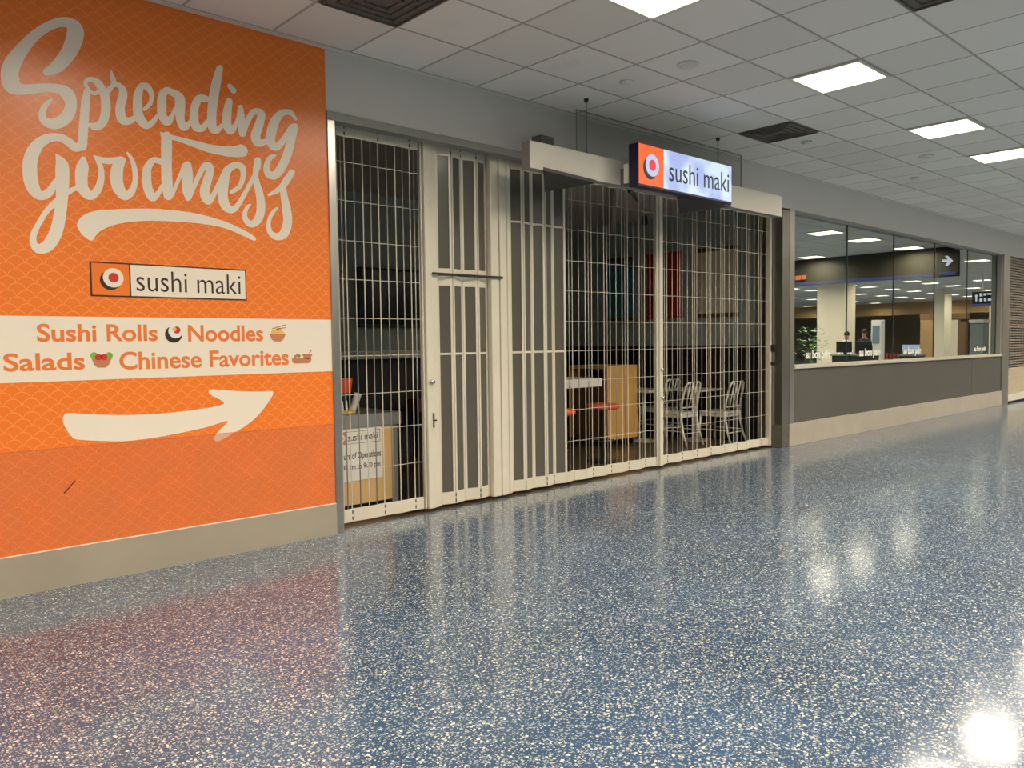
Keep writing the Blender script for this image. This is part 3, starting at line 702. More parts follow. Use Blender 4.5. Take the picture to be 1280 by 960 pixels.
# ---------------------------------------------------------------- canopy with the lit sign
CY = 4.76
can = empty('sign_canopy', (6.7, 4.84, 2.865), 'long cream canopy beam hung from rods above the gate', 'canopy')
fz0, fz1 = 2.872, 3.095
MB().box(4.60, 8.72, CY+.004, CY+.100, fz0, fz1).build('beam', M['fascia_side'], can, .002)
MB().box(4.60, 5.90, CY, CY+.003, fz0, fz1).build('front_cover', M['fascia'], can)
MB().box(6.60, 8.72, CY, CY+.003, fz0, fz1+.015).build('front_cover', M['fascia'], can)
def plate(pts, z):
    m_ = MB(); m_.prism([survey(x, y, 2, z) for x, y in pts], (0, 0, .028)); return m_.build('soffit_plate', M['soffit'], can)
plate([(679, 213), (745, 229), (681, 240)], 2.842)
plate([(846, 246), (914, 258), (850, 267)], 2.842)
for x_, y_ in ((732, 124), (900, 172)):
    p = survey(x_, y_, 2, CEIL-.002)
    MB().tube([(p.x, 4.82, fz1-.01), (p.x, 4.82, CEIL-.03)], .006, 8).build('hanger_rod', M['conduit'], can)
    MB().lathe((p.x, 4.82, 0), [(.018, CEIL-.03), (.022, CEIL-.001)], 12).build('ceiling_cup', M['black'], can)
# small lamp arm under the canopy
MB().tube([(6.02, 4.87, 2.868), (6.14, 4.90, 2.85), (6.22, 4.93, 2.81)], [.018, .022, .014], 8).build('lamp_arm', M['black'], can)
SY = 4.50; sx0, sx1, sz0, sz1 = 5.692, 7.222, 2.822, 3.205; sd = 6.068
sign = empty('illuminated_sign', (6.45, 4.55, sz0), 'lit shop sign box with a sushi roll logo and dark letters on the canopy', 'sign')
MB().box(sx0, sx1, SY, SY+.105, sz0, sz1).build('sign_case', M['navy'], sign, .004)
MB().box(sx0+.012, sd, SY-.003, SY-.0005, sz0+.020, sz1-.006).build('orange_face', M['face_orange'], sign)
# diffuser with uneven light behind it
nt = M['face'].node_tree; b = nt.nodes['Principled BSDF']; tc = nt.nodes.new('ShaderNodeTexCoord'); nz = nt.nodes.new('ShaderNodeTexNoise'); nz.inputs['Scale'].default_value = 4.5; nz.inputs['Detail'].default_value = 1
nt.links.new(tc.outputs['Object'], nz.inputs['Vector']); rp = nt.nodes.new('ShaderNodeValToRGB')
rp.color_ramp.elements[0].position = .38; rp.color_ramp.elements[0].color = (.42, .52, .92, 1); rp.color_ramp.elements[1].position = .62; rp.color_ramp.elements[1].color = (.74, .90, 1, 1)
nt.links.new(nz.outputs['Fac'], rp.inputs[0]); nt.links.new(rp.outputs[0], b.inputs['Emission Color'])
MB().box(sd, sx1-.008, SY-.003, SY-.0005, sz0+.020, sz1-.006).build('white_face', M['face'], sign)
a0, a1 = onY(836, 222, SY).x, onY(910.5, 228, SY).x
zb0, zb1 = onY(838, 226.5, SY).z, onY(910, 240.5, SY).z; zt = onY(861, 206.5, SY).z
text_mesh('sign_letters', 'sushi maki', a0, a1, zb0, zt, SY-.0035, M['letter'], sign, bold=-.004, thick=.003, skew=zb1-zb0)
c = onY(815, 207, SY)
logo_roll(c.x, c.z, .100, SY-.0035, M['letter'], M['face_white'], M['face_red'], sign, -.34, -.30)
mb = MB(); mb.box(5.76, 5.86, SY+.106, CY-.001, 2.87, 3.02); mb.build('bracket', M['conduit'], sign, .003)
MB().box(5.676, 5.70, SY+.1052, SY+.15, 2.86, 3.03).build('rating_plate', M['paper'], sign)
jb = onY(680, 172, 5.15)
bx = MB(); bx.box(5.10, 5.27, WALL-.12, WALL-.001, 3.146, 3.30)
tag(bx.build('junction_box', M['conduit'], bevel=.003), 'small dark grey box on the wall above the left end of the canopy', 'electrical box')
bf = empty('smoke_baffle', (6.9, 5.12, CEIL), 'clear glass panel hanging from the ceiling behind the lit sign', 'glass panel')
MB().box(5.52, 8.36, 5.08, 5.088, 3.14, CEIL-.001).build('glass_pane', M['baffle'], bf)
mb = MB(); mb.box(5.52, 8.36, 5.079, 5.089, CEIL-.010, CEIL-.002); mb.box(8.356, 8.362, 5.079, 5.089, 3.14, CEIL-.0102); mb.box(5.518, 5.524, 5.079, 5.089, 3.14, CEIL-.0102)
mb.build('edge_trim', M['fascia_side'], bf)

# ---------------------------------------------------------------- inside the shop
BX, BY, SC = 9.85, 9.40, 3.30
struct('floor_shop', MB().box(2.0, BX, WALL+.10, BY, -.1, -.0005), M['shop_floor'])
struct('ceiling_shop', MB().box(2.0, BX, WALL+.14, BY, SC, SC+.1), M['shop_ceil'])
struct('wall_shop_right', MB().box(BX, BX+.1, WALL+.33, BY+.1, 1.36, SC), M['shop_wall'])
struct('wall_shop_right_wainscot', MB().box(BX, BX+.1, WALL+.33, BY+.1, 0, 1.3295), M['shop_dark'])
struct('trim_shop_rail', MB().box(BX-.02, BX+.1, WALL+.33, BY, 1.33, 1.3598), M['shop_rail'])
struct('wall_shop_back', MB().box(7.4, BX-.001, BY, BY+.1, 1.36, SC), M['shop_wall'])
struct('wall_shop_back_wainscot', MB().box(7.4, BX-.001, BY, BY+.1, 0, 1.3595), M['shop_dark'])
struct('wall_kitchen', MB().box(2.0, 7.4, 8.5, 8.6, 1.345, SC), M['shop_wall'])
struct('wall_kitchen_below', MB().box(2.0, 7.4, 8.52, 8.6, 0, 1.245), M['shop_dark'])
struct('trim_kitchen_return', MB().box(7.3, 7.4, 8.6, BY, 0, SC), M['shop_wall'])
struct('wall_shop_left', MB().box(2.0, 2.1, WALL+.30, 8.5, 0, SC), M['shop_dark'])
lg = MB().box(2.1, 7.4, 8.36, 8.55, 1.25, 1.34)
tag(lg.build('serving_ledge', M['ledge'], bevel=.004), 'pale stone serving ledge along the back wall under the screen', 'ledge')
tv = empty('menu_screen', (6.6, 8.45, 1.64), 'large dark menu screen on the wall behind the left part of the gate', 'screen')
MB().box(5.2, 7.25, 8.42, 8.495, 1.64, 2.38).build('housing', M['black'], tv, .006)
MB().box(5.23, 6.18, 8.413, 8.419, 1.68, 2.35).build('display', M['tv'], tv)
MB().box(6.26, 7.22, 8.413, 8.419, 1.68, 2.35).build('display', M['tv'], tv)
mb = MB(); mb.lathe((5.42, 8.405, 2.24), [(.03, 0), (.05, .03), (.05, .09), (.03, .12)], 12); mb.build('clock_face', M['header'], tv)

# counter with the opening hours notice
cn = empty('service_counter', (2.9, 5.72, 0), 'light wood counter with a grey top just inside the gate at left', 'counter')
MB().box(2.15, 3.93, 5.72, 6.36, .732, .838).build('counter_top', M['counter_edge'], cn, .003)
MB().box(2.15, 3.925, 5.725, 6.355, .8385, .842).build('granite_surface', M['stonetop'], cn)
MB().box(2.15, 3.85, 5.735, 6.30, .086, .7315).build('wood_front', M['ply'], cn)
MB().box(3.852, 3.90, 5.74, 6.30, 0, .7315).build('side_post', M['header'], cn)
MB().box(2.20, 3.83, 5.80, 6.25, 0, .085).build('plinth', M['black'], cn)
nx = empty('opening_hours_notice', (3.5, 5.73, .285), 'white paper notice with opening hours fixed to the wood counter', 'notice')
NY = 5.7335
MB().box(3.25, 3.735, NY-.002, NY, .288, .728).build('paper_sheet', M['paper'], nx)
MB().box(3.292, 3.383, NY-.0026, NY-.0022, .603, .700).build('notice_logo_field', M['print_orange'], nx)
logo_roll(3.342, .653, .032, NY-.003, M['print_dark'], M['paper'], M['print_red'], nx)
fr = MB()
for a in ((3.268, 3.715, .600, .603), (3.268, 3.715, .700, .703), (3.712, 3.715, .603, .700), (3.268, 3.271, .603, .700)): fr.box(a[0], a[1], NY-.0026, NY-.0022, a[2], a[3])
fr.build('notice_border', M['print_dark'], nx)
text_mesh('notice_name', 'sushi maki', 3.40, 3.69, .625, .682, NY-.0024, M['print_dark'], nx, thick=.0004)
text_mesh('notice_heading', 'Hours of Operations', 3.295, 3.722, .455, .528, NY-.0024, M['print_dark'], nx, bold=.012, thick=.0004)
text_mesh('notice_times', '10:30 am to 9:30 pm', 3.290, 3.712, .372, .430, NY-.0024, M['print_dark'], nx, bold=.012, thick=.0004)
# things on the counter
ch = empty('condiment_stand', (3.45, 5.95, .842), 'small stand of sauce packets and sticks on the counter end', 'condiment stand')
MB().box(3.35, 3.56, 5.86, 6.08, .8425, .862).build('base_tray', M['print_yellow'], ch, .003)
for x_ in (3.40, 3.44, 3.48, 3.52): MB().tube([(x_, 5.93, .862), (x_+.02, 5.99, 1.00)], .007, 6).build('packet_stick', M['paper'], ch)
MB().box(3.37, 3.54, 5.96, 6.04, .862, 1.01).build('holder', M['black'], ch)
ob = MB(); ob.prism([(3.42, 5.93, 1.012), (3.56, 5.93, 1.012), (3.58, 5.93, 1.135), (3.44, 5.93, 1.14)], (0, .06, 0))
tag(ob.build('takeaway_box', M['orange_plastic'], bevel=.003), 'small orange and white box standing on the condiment stand', 'box')
wb = MB(); wb.tube([(3.60, 5.98, .8425), (3.66, 5.98, 1.0)], [.026, .034], 12)
tag(wb.build('paper_cup_stack', M['white_lam']), 'leaning white cup stack on the counter beside the condiment stand', 'cups')
# red bench edge glimpsed in the dark
rb = MB().box(5.75, 7.3, 8.0, 8.28, .58, .74)
tag(rb.build('red_counter_shelf', M['shop_rail'], bevel=.005), 'dark red shelf in the shadow below the serving ledge', 'shelf')
for i, (x0_, x1_) in enumerate(((5.8, 5.85), (7.2, 7.25))): MB().box(x0_, x1_, 8.1, 8.2, 0, .579).build('leg', M['black'], bpy.data.objects['red_counter_shelf'])

# banners on the right-hand wall
for (y0_, y1_, m_, lab) in ((7.89, 8.41, 'teal', 'dark teal hanging banner deepest in the shop'), (6.95, 7.60, 'redcloth', 'deep red hanging banner between the teal and beige ones'), (6.02, 6.67, 'beigecloth', 'beige hanging banner nearest the gate')):
    e = empty('wall_banner', (BX-.02, (y0_+y1_)/2, 1.76), lab, 'banner', 'three banners on the shop wall')
    MB().box(BX-.022, BX-.012, y0_, y1_, 1.82, 2.70).build('cloth', M[m_], e)
    for z_ in (1.76, 2.70): MB().box(BX-.034, BX-.002, y0_-.01, y1_+.01, z_, z_+.058).build('wooden_rail', M['brownwood'] if m_ != 'redcloth' else M['redcloth'], e, .004)

# bin cabinet
cb = empty('waste_cabinet', (8.4, 7.2, 0), 'tall orange-brown wooden waste cabinet in the middle of the shop', 'cabinet')
MB().box(8.05, 8.69, 6.90, 6.925, .10, 1.105).build('front_panel', M['maple'], cb, .002)
MB().box(8.665, 8.69, 6.926, 7.60, .10, 1.105).build('side_panel', M['maple'], cb)
MB().box(8.05, 8.664, 7.575, 7.60, .10, 1.105).build('back_panel', M['maple'], cb)
MB().box(8.05, 8.664, 6.926, 7.574, 1.060, 1.105).build('cabinet_top', M['maple'], cb)
MB().box(8.075, 8.10, 6.93, 7.57, .10, .86).build('door', M['brownwood'], cb)
MB().box(8.16, 8.66, 6.93, 7.57, .11, .13).build('cabinet_floor', M['brownwood'], cb)
MB().box(8.10, 8.66, 6.93, 7.57, .85, .87).build('shelf', M['brownwood'], cb)
for x_, y_ in ((8.12, 6.97), (8.62, 6.97), (8.12, 7.52), (8.62, 7.52)):
    MB().tube([(x_-.012, y_, .045), (x_+.012, y_, .045)], .044, 14).build('caster', M['black'], cb)
    

# bar counter and stools
bc = empty('bar_counter', (6.3, 6.5, 0), 'white-topped bar counter left of the wooden cabinet', 'counter')
MB().box(5.3, 7.17, 6.22, 6.85, .895, .995).build('bar_top', M['white_lam'], bc, .004)
MB().box(5.5, 5.58, 6.45, 6.55, 0, .894).build('leg', M['black'], bc); MB().box(6.86, 6.94, 6.60, 6.68, 0, .894).build('leg', M['black'], bc)
def stool_at():
    e = empty('bar_stool', (0, 0, 0), 'x', 'stool', 'orange stools at the bar counter')
    MB().lathe((0, 0, 0), [(.17, .625), (.20, .635), (.205, .665), (.19, .69), (.05, .695)], 24).build('seat', M['orange_plastic'], e, smooth=True)
    MB().tube([(0, 0, .03), (0, 0, .625)], .025, 10).build('column', M['black'], e)
    MB().lathe((0, 0, 0), [(.19, .0), (.20, .012), (.05, .03)], 20).build('base', M['black'], e)
    r_ = MB(); N_ = 16
    r_.tube([(.13*math.cos(2*PI*k/N_), .13*math.sin(2*PI*k/N_), .25) for k in range(N_+1)], .009, 6); r_.build('foot_ring', M['black'], e)
    return e
s1 = stool_at(); s1.location = (7.13, 6.18, 0); s1['label'] = 'orange round bar stool in front of the wooden cabinet'
s2 = copy_tree(s1, (6.22, 6.05, 0)); s2['label'] = 'orange round bar stool half hidden at the left end of the bar counter'

# aluminium chairs with vertical slats
def chair():
    e = empty('slat_back_chair', (0, 0, 0), 'x', 'chair', 'aluminium chairs in the shop')
    m_ = M['alu']
    MB().box(-.20, .20, -.02, .39, .425, .455).build('seat', m_, e, .012)
    fr = MB(); fr.box(-.195, .195, -.025, .385, .385, .423); fr.build('seat_frame', m_, e, .004)
    for s in (-1, 1):
        MB().tube([(s*.180, .37, .40), (s*.190, .39, .20), (s*.195, .40, .0)], [.017, .015, .012], 8).build('leg', m_, e, smooth=True)
        MB().tube([(s*.180, -.015, .46), (s*.182, -.02, .35), (s*.188, -.055, .18), (s*.195, -.12, .0)], [.017, .017, .015, .012], 8).build('leg', m_, e, smooth=True)
    path = [(-.180, -.015, .46), (-.182, -.035, .62), (-.172, -.075, .78), (-.155, -.092, .84), (-.115, -.098, .865), (0, -.100, .868), (.115, -.098, .865), (.155, -.092, .84), (.172, -.075, .78), (.182, -.035, .62), (.180, -.015, .46)]
    MB().tube(path, .015, 8).build('back_frame', m_, e, smooth=True)
    for x_ in (-.075, 0, .075): MB().tube([(x_, -.022, .52), (x_, -.05, .66), (x_, -.098, .865)], .0095, 6).build('back_slat', m_, e, smooth=True)
    MB().tube([(-.178, -.018, .52), (.178, -.018, .52)], .010, 8).build('back_rail', m_, e)
    st = MB()
    for s in (-1, 1): st.tube([(s*.188, -.055, .20), (s*.190, .39, .20)], .008, 6)
    st.tube([(-.19, .39, .24), (.19, .39, .24)], .008, 6); st.tube([(-.188, -.06, .17), (.188, -.06, .17)], .008, 6)
    st.build('stretcher', m_, e)
    return e
c0 = chair(); chairs = [(9.03, 6.30, 0, 'aluminium slat-back chair facing into the shop, middle chair right of the gate post'),
    (9.52, 5.93, 0, 'aluminium slat-back chair nearest the right end of the gate'),
    (9.54, 7.00, 0, 'aluminium slat-back chair behind the tables, its top showing over the middle chair'),
    (9.05, 7.72, PI, 'aluminium slat-back chair mostly hidden behind the wooden cabinet')]
for i, (x_, y_, r_, lab) in enumerate(chairs):
    c = c0 if i == 0 else copy_tree(c0, (x_, y_, 0), r_)
    c.location = (x_, y_, 0); c.rotation_euler.z = r_; c['label'] = lab
def table():
    e = empty('cafe_table', (0, 0, 0), 'x', 'table', 'small tables inside the shop')
    MB().box(-.28, .28, -.30, .30, .715, .745).build('table_top', M['tabletop'], e, .006)
    MB().tube([(0, 0, .03), (0, 0, .714)], .030, 12).build('pedestal', M['alu'], e, smooth=True)
    MB().lathe((0, 0, 0), [(.20, .001), (.205, .012), (.12, .022), (.04, .04)], 24).build('base_disc', M['alu'], e)
    return e
t0 = table(); t0.location = (8.99, 7.02, 0); t0['label'] = 'small pale table beside the wooden cabinet'
t1 = copy_tree(t0, (9.55, 6.56, 0)); t1['label'] = 'small pale table between the two right-hand chairs and the wall'
# track spotlights on the shop ceiling
for i, (x_, y_) in enumerate(((6.9, 7.2), (9.0, 7.0), (4.2, 7.3))):
    e = empty('spotlight', (x_, y_, SC), 'small unlit spotlight under the dark shop ceiling', 'spotlight', 'spotlights in the shop')
    MB().tube([(x_, y_, SC-.002), (x_, y_, SC-.12)], .010, 8).build('stem', M['black'], e)
    MB().tube([(x_-.05, y_-.04, SC-.13), (x_+.04, y_+.03, SC-.20)], [.035, .045], 12).build('head', M['black'], e)
pm = MB(); pm.tube([(6.9, 5.75, 3.18), (8.2, 6.9, 3.20), (9.7, 8.2, 3.18)], .045, 10)
tag(pm.build('ceiling_duct', M['shop_ceil']), 'thin dark duct running under the shop ceiling', 'duct')

# ---------------------------------------------------------------- roller shutter at the far right
sh = empty('roller_shutter', (21.4, WALL, 0), 'closed brown slatted roller shutter at the right edge', 'roller shutter')
mb = MB(); z_ = .78
while z_ < 3.10:
    mb.box(19.13, 23.59, WALL+.045, WALL+.052, z_, z_+.008); mb.box(19.13, 23.59, WALL+.030, WALL+.050, z_+.008, z_+.034); z_ += .056
o = mb.build('slat_curtain', M['slat'], sh)
mb = MB(); x_ = 19.3
while x_ < 23.5: mb.box(x_, x_+.012, WALL+.052, WALL+.058, .78, 3.10); x_ += .22
mb.build('slat_links', M['slat'], sh)
mb = MB(); z_ = .20
while z_ < .76: mb.box(19.13, 23.59, WALL+.035, WALL+.050, z_, z_+.044); z_ += .047
mb.build('solid_slats', M['beige_slat'], sh)
MB().box(19.13, 23.59, WALL+.020, WALL+.060, .04, .195).build('bottom_bar', M['gate'], sh, .005)
MB().box(19.125, 19.16, WALL+.01, WALL+.028, .0, 3.14).build('guide_rail', M['black'], sh)
struct('wall_behind_shutter', MB().box(19.13, 23.59, WALL+.20, WALL+.3, 0, 3.145), M['shop_dark'])

# ---------------------------------------------------------------- the hall opposite (mirrored in the window glass)
def rbox(name, x0p, x1p, ytop, ybot, X, depth, m, parent=None, bevel=0):
    """upright block of the hall opposite, by its outline in the glass"""
    a, b_ = across(x0p, (ytop+ybot)/2, X), across(x1p, (ytop+ybot)/2, X)
    zt, zb = across((x0p+x1p)/2, ytop, X).z, across((x0p+x1p)/2, ybot, X).z
    y0_, y1_ = sorted((a.y, b_.y)); zb = .0005 if ybot >= 452 else zb; zt = min(zt, CEIL-.001)
    return MB().box(X, X+depth, y0_, y1_, zb, zt).build(name, m, parent, bevel)
tag(MB().box(20.5, 20.9, -14, 3.9, 2.92, CEIL-.001).build('hanging_bulkhead', M['olive']), 'olive bulkhead across the hall, mirrored along the window tops', 'bulkhead')
hb = bpy.data.objects['hanging_bulkhead']
MB().box(20.47, 20.499, -3.5, 3.9, 2.90, 2.985).build('blue_stripe', M['blue'], hb)
MB().box(20.47, 20.499, -14, -3.5, 2.88, 2.985).build('mustard_stripe', M['yellow'], hb)
def flat_poly(pts, X, name, m, parent, t=.01):
    mb = MB(); mb.prism([across(x, y, X) for x, y in pts], (-t, 0, 0)); return mb.build(name, m, parent)
sg = empty('direction_sign', (20.42, 3.4, 2.95), 'dark direction sign with a white arrow, mirrored in the fourth pane', 'sign')
rbox('panel', 1166, 1198, 314, 346, 20.36, .10, M['olive'], sg)
flat_poly([(1178, 324.5), (1185, 324.5), (1181.5, 320.5), (1184.5, 319.5), (1191.5, 326), (1184.5, 332.5), (1181.5, 331), (1185, 327.5), (1178, 327.5)], 20.355, 'arrow', M['icewhite'], sg)
flat_poly([(1174, 340), (1195, 339), (1195, 343.5), (1174, 344.5)], 20.355, 'blue_label', M['blue'], sg)
ns = empty('neon_sign', (20.4, -8, 3.0), 'orange neon sign mirrored at the left edge of the first pane', 'sign')
for k, x_ in enumerate((991.5, 995, 998.5, 1002, 1005)):
    flat_poly([(x_, 345.5-k*.3), (x_+2.4, 345-k*.3), (x_+2.4, 350-k*.3), (x_, 350.6-k*.3)], 20.44, 'neon_letter', M['neon'], ns)
def column(x0p, x1p, X, lab, m='creamwall', ytop=340, ybot=452):
    a, b_ = across(x0p, 420, X), across(x1p, 420, X); y0_, y1_ = sorted((a.y, b_.y))
    e = empty('hall_column', (X, (y0_+y1_)/2, 0), lab, 'column')
    MB().box(X, X+.9, y0_, y1_, 0, CEIL-.001).build('shaft', M[m], e, .01)
    MB().box(X-.03, X+.93, y0_-.03, y1_+.03, 0, .15).build('foot', M['steel'], e)
    return e
column(1021, 1055, 28, 'wide cream column mirrored in the first window pane')
column(1167, 1180, 38, 'narrow cream column mirrored in the fourth window pane')
column(1236, 1242, 44, 'slim pale column mirrored at the right end of the windows')
st = empty('far_shopfront', (46, 0, 0), 'pale lit shopfront mirrored in the fourth window pane', 'shopfront')
rbox('pale_wall', 1180, 1197, 400, 452, 46, .4, M['creamwall'], st); rbox('doorway', 1197.5, 1207, 402, 452, 46, .3, M['bronze'], st); rbox('fascia_band', 1150, 1208, 392, 399.5, 46, .5, M['bronze'], st)
rbox('stone_wall', 1150, 1166, 400, 452, 46, .5, M['tan'], st)
f2 = empty('tan_bulkhead', (40, 0, 3), 'tan ceiling bulkhead beyond the columns, mirrored in the middle panes', 'bulkhead')
MB().box(50, 50.4, -30, 6, 2.85, CEIL-.001).build('face', M['tan'], f2)
hs = empty('hanging_sign', (30, 0, 3), 'black hanging sign with up arrow mirrored in the last pane', 'sign')
rbox('board', 1215, 1241, 364.5, 382, 30, .10, M['black'], hs); rbox('blue_foot', 1215, 1241, 379.5, 382, 29.97, .028, M['blue'], hs)
a = across(1228, 360, 30); MB().tube([(30.05, a.y, across(1228, 365, 30).z), (30.05, a.y, CEIL-.002)], .03, 8).build('hanger', M['device'], hs)
flat_poly([(1218.5, 370), (1220.5, 368), (1222.5, 370), (1221.4, 371), (1221.4, 376.5), (1219.4, 376.5), (1219.4, 371)], 29.96, 'up_arrow', M['icewhite'], hs)
for q in ((1224.5, 366.5, 1228, 370.5), (1229.5, 366.5, 1233, 369.5), (1234, 366.3, 1240, 368.5), (1224.5, 373, 1228, 377), (1230, 373, 1233, 376.5), (1235, 373.2, 1240, 376)):
    flat_poly([(q[0], q[1]), (q[2], q[1]), (q[2], q[3]), (q[0], q[3])], 29.96, 'pictogram', M['icewhite'], hs)
kk = empty('information_kiosk', (32, 0, 0), 'grey-blue kiosk mirrored in the last window pane', 'kiosk')
rbox('body', 1212, 1229, 404, 455, 32, .6, M['kiosk'], kk, .02); rbox('cap', 1211, 1230, 399.5, 403.8, 31.95, .7, M['device'], kk, .01)
tt = empty('advertising_totem', (34, 0, 0), 'tall lit totem mirrored in the second window pane', 'totem')
rbox('frame', 1088.5, 1101, 400, 455, 34, .4, M['device'], tt, .02); rbox('lit_screen', 1090.5, 1099, 407, 429, 33.96, .035, M['screen'], tt)
# desks and red seats
for (xa, xb, lab) in ((1040, 1062, 'dark desk mirrored low in the first pane'), (1063, 1088, 'dark desk mirrored low in the second pane'), (1124, 1146, 'dark desk mirrored low in the third pane')):
    e = empty('service_desk', (24, 0, 0), lab, 'desk', 'desks across the hall')
    a, b_ = across(xa, 440, 23.5), across(xb, 440, 23.5); y0_, y1_ = sorted((a.y, b_.y))
    MB().box(23.5, 24.1, y0_, y1_, .0, .92).build('desk_body', M['desk'], e); MB().box(23.45, 24.15, y0_-.03, y1_+.03, .921, .96).build('desk_top', M['kiosk'], e)
    m_ = MB(); ym = (y0_+y1_)/2; m_.box(23.7, 23.74, ym-.24, ym+.24, 1.02, 1.36 if xa != 1124 else 1.24); m_.build('monitor_back' if xa != 1124 else 'lit_monitor', M['black'] if xa != 1124 else M['monitor'], e, .01)
    MB().box(23.74, 23.80, ym-.03, ym+.03, .9605, 1.10).build('monitor_stand', M['black'], e)
rs = empty('row_of_seats', (27, 0, 0), 'red waiting seats mirrored low in the middle panes', 'seats')
a, b_ = across(1100, 440, 27), across(1118, 440, 27)
y0_, y1_ = sorted((a.y, b_.y)); n_ = 4
for k in range(n_):
    q0, q1 = y0_+(y1_-y0_)*k/n_+.03, y0_+(y1_-y0_)*(k+1)/n_-.03
    MB().box(27, 27.45, q0, q1, .42, .48).build('seat', M['redseat'], rs, .01); MB().box(27.42, 27.48, q0, q1, .481, .92).build('backrest', M['redseat'], rs, .01)
MB().box(27.15, 27.3, y0_, y1_, .30, .419).build('beam', M['black'], rs)
for q in (y0_+.1, y1_-.15): MB().box(27.1, 27.35, q, q+.05, 0, .299).build('leg', M['black'], rs)
# planter
pa = across(1001, 425, 21.5)
pl = empty('potted_plant', (21.8, pa.y, 0), 'green bushy potted plant mirrored at the left of the first pane', 'plant')
MB().lathe((21.8, pa.y, 0), [(.28, 0), (.36, .55), (.38, .60), (.33, .60), (.32, .52)], 20).build('pot', M['pot'], pl)
MB().tube([(21.8, pa.y, .5), (21.82, pa.y+.02, 1.2)], .03, 6).build('stem', M['bronze'], pl)
lf = MB()
for k in range(160):
    a = random.uniform(0, 2*PI); r_ = random.uniform(.05, .55); z_ = random.uniform(.75, 1.75)
    r_ *= 1-abs(z_-1.25)*.7
    c = Vector((21.8+r_*math.cos(a), pa.y+r_*math.sin(a), z_)); d = Vector((math.cos(a+random.uniform(-1, 1)), math.sin(a+random.uniform(-1, 1)), random.uniform(-.4, .6))).normalized()
    s = d.cross(Vector((0, 0, 1))).normalized(); L_ = random.uniform(.12, .22)
    vs = [lf.bm.verts.new(c), lf.bm.verts.new(c+d*L_*.5+s*.04+Vector((0, 0, .02))), lf.bm.verts.new(c+d*L_), lf.bm.verts.new(c+d*L_*.5-s*.04)]
    lf.bm.faces.new(vs)
lf.build('foliage', M['leaf'], pl)
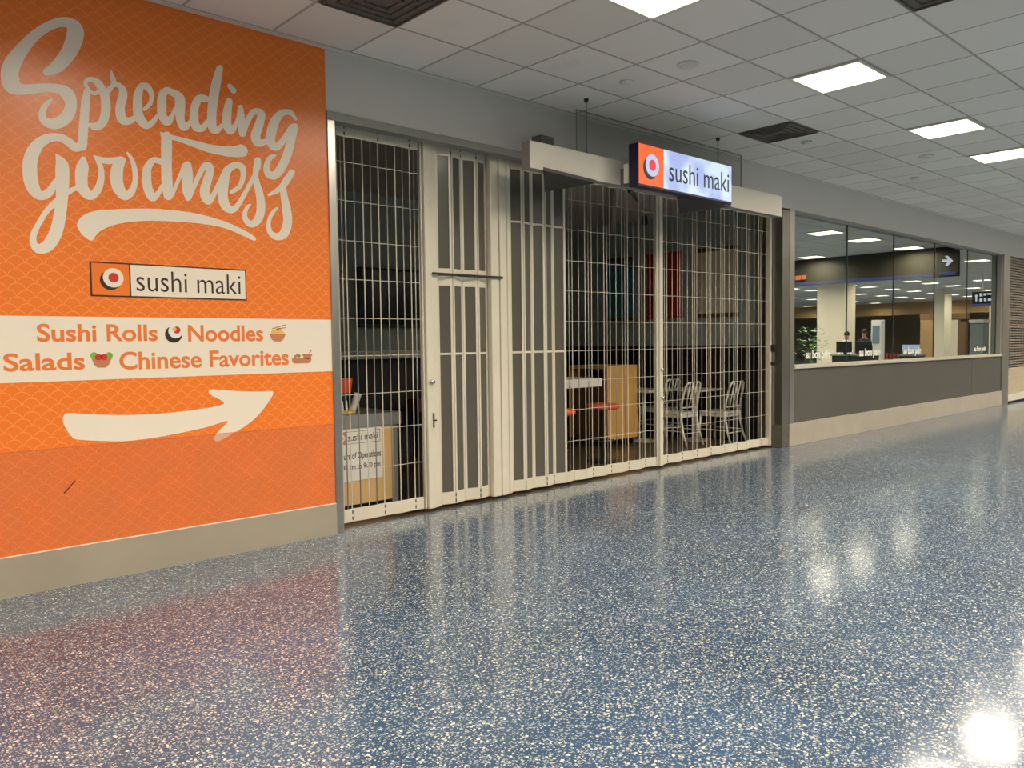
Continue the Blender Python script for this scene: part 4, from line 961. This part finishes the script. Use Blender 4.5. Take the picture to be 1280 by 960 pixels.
# two people standing at the desks
def person(x, y, face, lab, jacket, H=1.68):
    e = empty('person', (x, y, 0), lab, 'person'); s = H/1.75
    J = {'pelvis': (0, 0, .95), 'chest': (0, 0, 1.25), 'neckb': (0, 0, 1.46), 'neck': (0, .01, 1.54), 'head0': (0, .02, 1.62), 'head': (0, .02, 1.70)}
    V = [J['pelvis'], J['chest'], J['neckb'], J['neck'], J['head0'], J['head']]; Ed = [(0, 1), (1, 2), (2, 3), (3, 4), (4, 5)]
    Rr = [(.15, .11), (.165, .115), (.10, .08), (.055, .055), (.078, .09), (.065, .08)]
    for sd_ in (-1, 1):
        b0_ = len(V); V += [(sd_*.17, 0, 1.42), (sd_*.24, .02, 1.15), (sd_*.20, .20, .98), (sd_*.18, .27, .98)]; Rr += [(.062, .062), (.045, .045), (.032, .032), (.026, .02)]
        Ed += [(2, b0_), (b0_, b0_+1), (b0_+1, b0_+2), (b0_+2, b0_+3)]
        for q in range(4):     # four fingers and a thumb
            f0 = len(V); ox_ = (q-1.5)*.017
            V += [(sd_*.18+ox_, .33, .975), (sd_*.18+ox_, .365-abs(q-1.5)*.006, .96)]; Rr += [(.009, .009), (.0075, .0075)]; Ed += [(b0_+3, f0), (f0, f0+1)]
        f0 = len(V); V += [(sd_*.145, .29, .975), (sd_*.135, .325, .968)]; Rr += [(.010, .010), (.008, .008)]; Ed += [(b0_+3, f0), (f0, f0+1)]
        l0 = len(V); V += [(sd_*.09, 0, .86), (sd_*.10, .01, .48), (sd_*.10, -.02, .09), (sd_*.10, .12, .03)]; Rr += [(.095, .095), (.062, .062), (.042, .045), (.038, .028)]
        Ed += [(0, l0), (l0, l0+1), (l0+1, l0+2), (l0+2, l0+3)]
    me = bpy.data.meshes.new('body'); me.from_pydata([tuple(c*s for c in v) for v in V], Ed, [])
    ob_ = bpy.data.objects.new('body', me); COL.objects.link(ob_); ob_.parent = e
    sk = ob_.modifiers.new('skin', 'SKIN'); sk.use_smooth_shade = True
    for i, r_ in enumerate(Rr): me.skin_vertices[0].data[i].radius = (r_[0]*s, r_[1]*s)
    me.skin_vertices[0].data[0].use_root = True
    sub = ob_.modifiers.new('sub', 'SUBSURF'); sub.levels = 1; sub.render_levels = 1
    # clothing and skin by height
    bpy.context.view_layer.update(); dg = bpy.context.evaluated_depsgraph_get(); m2 = bpy.data.meshes.new_from_object(ob_.evaluated_get(dg))
    bpy.data.objects.remove(ob_); m2.materials.clear()
    for mm in (M['skin'], jacket, M['trousers'], M['black']): m2.materials.append(mm)
    for p_ in m2.polygons:
        z = p_.center.z/s; yy = p_.center.y/s
        p_.material_index = 3 if z < .10 else 2 if z < .93 and yy < .18 else 0 if (z > 1.50 or yy > .215) else 1
        p_.use_smooth = True
    b_ = bpy.data.objects.new('body', m2); COL.objects.link(b_); b_.parent = e
    h_ = MB(); h_.ico(Vector((0, .0, 1.72*s)), .098*s, 2, (.95, 1.05, 1.0))
    h_.build('hair', M['hair']).parent = e
    f_ = MB(); f_.ico(Vector((0, .105*s, 1.655*s)), .016*s, 1, (.8, 1.2, 1.3))
    for sd_ in (-1, 1): f_.ico(Vector((sd_*.082*s, .02*s, 1.66*s)), .022*s, 1, (.4, .8, 1.3))
    f_.build('nose_and_ears', M['skin']).parent = e
    g_ = MB()
    for sd_ in (-1, 1): g_.ico(Vector((sd_*.032*s, .098*s, 1.685*s)), .010*s, 1)
    g_.box(-.025*s, .025*s, .095*s, .104*s, 1.612*s, 1.618*s)
    g_.build('eyes_and_mouth', M['hair']).parent = e
    e.rotation_euler.z = face
a = across(1084, 430, 25.2); person(25.0, a.y, PI/2, 'person in a dark jacket behind the desk mirrored in the second pane', M['jacket'])
a = across(1062, 430, 25.2); person(25.0, a.y, PI/2, 'person in a pale top at the left of the mirrored second pane', M['device'], 1.62)

# ---------------------------------------------------------------- light, colour
world = bpy.data.worlds.new('world'); bpy.context.scene.world = world; world.use_nodes = True
world.node_tree.nodes['Background'].inputs[0].default_value = (.5, .48, .45, 1); world.node_tree.nodes['Background'].inputs[1].default_value = .3
sc = bpy.context.scene
sc.view_settings.view_transform = 'Standard'; sc.view_settings.look = 'None'
sc.view_settings.exposure = 0; sc.view_settings.gamma = 1; sc.view_settings.use_curve_mapping = False
sc.cycles.max_bounces = 7; sc.cycles.diffuse_bounces = 4; sc.cycles.glossy_bounces = 4; sc.cycles.transparent_max_bounces = 12
sc.cycles.use_adaptive_sampling = True; sc.cycles.adaptive_threshold = .03
sc.cycles.use_denoising = True; sc.cycles.sample_clamp_indirect = 6
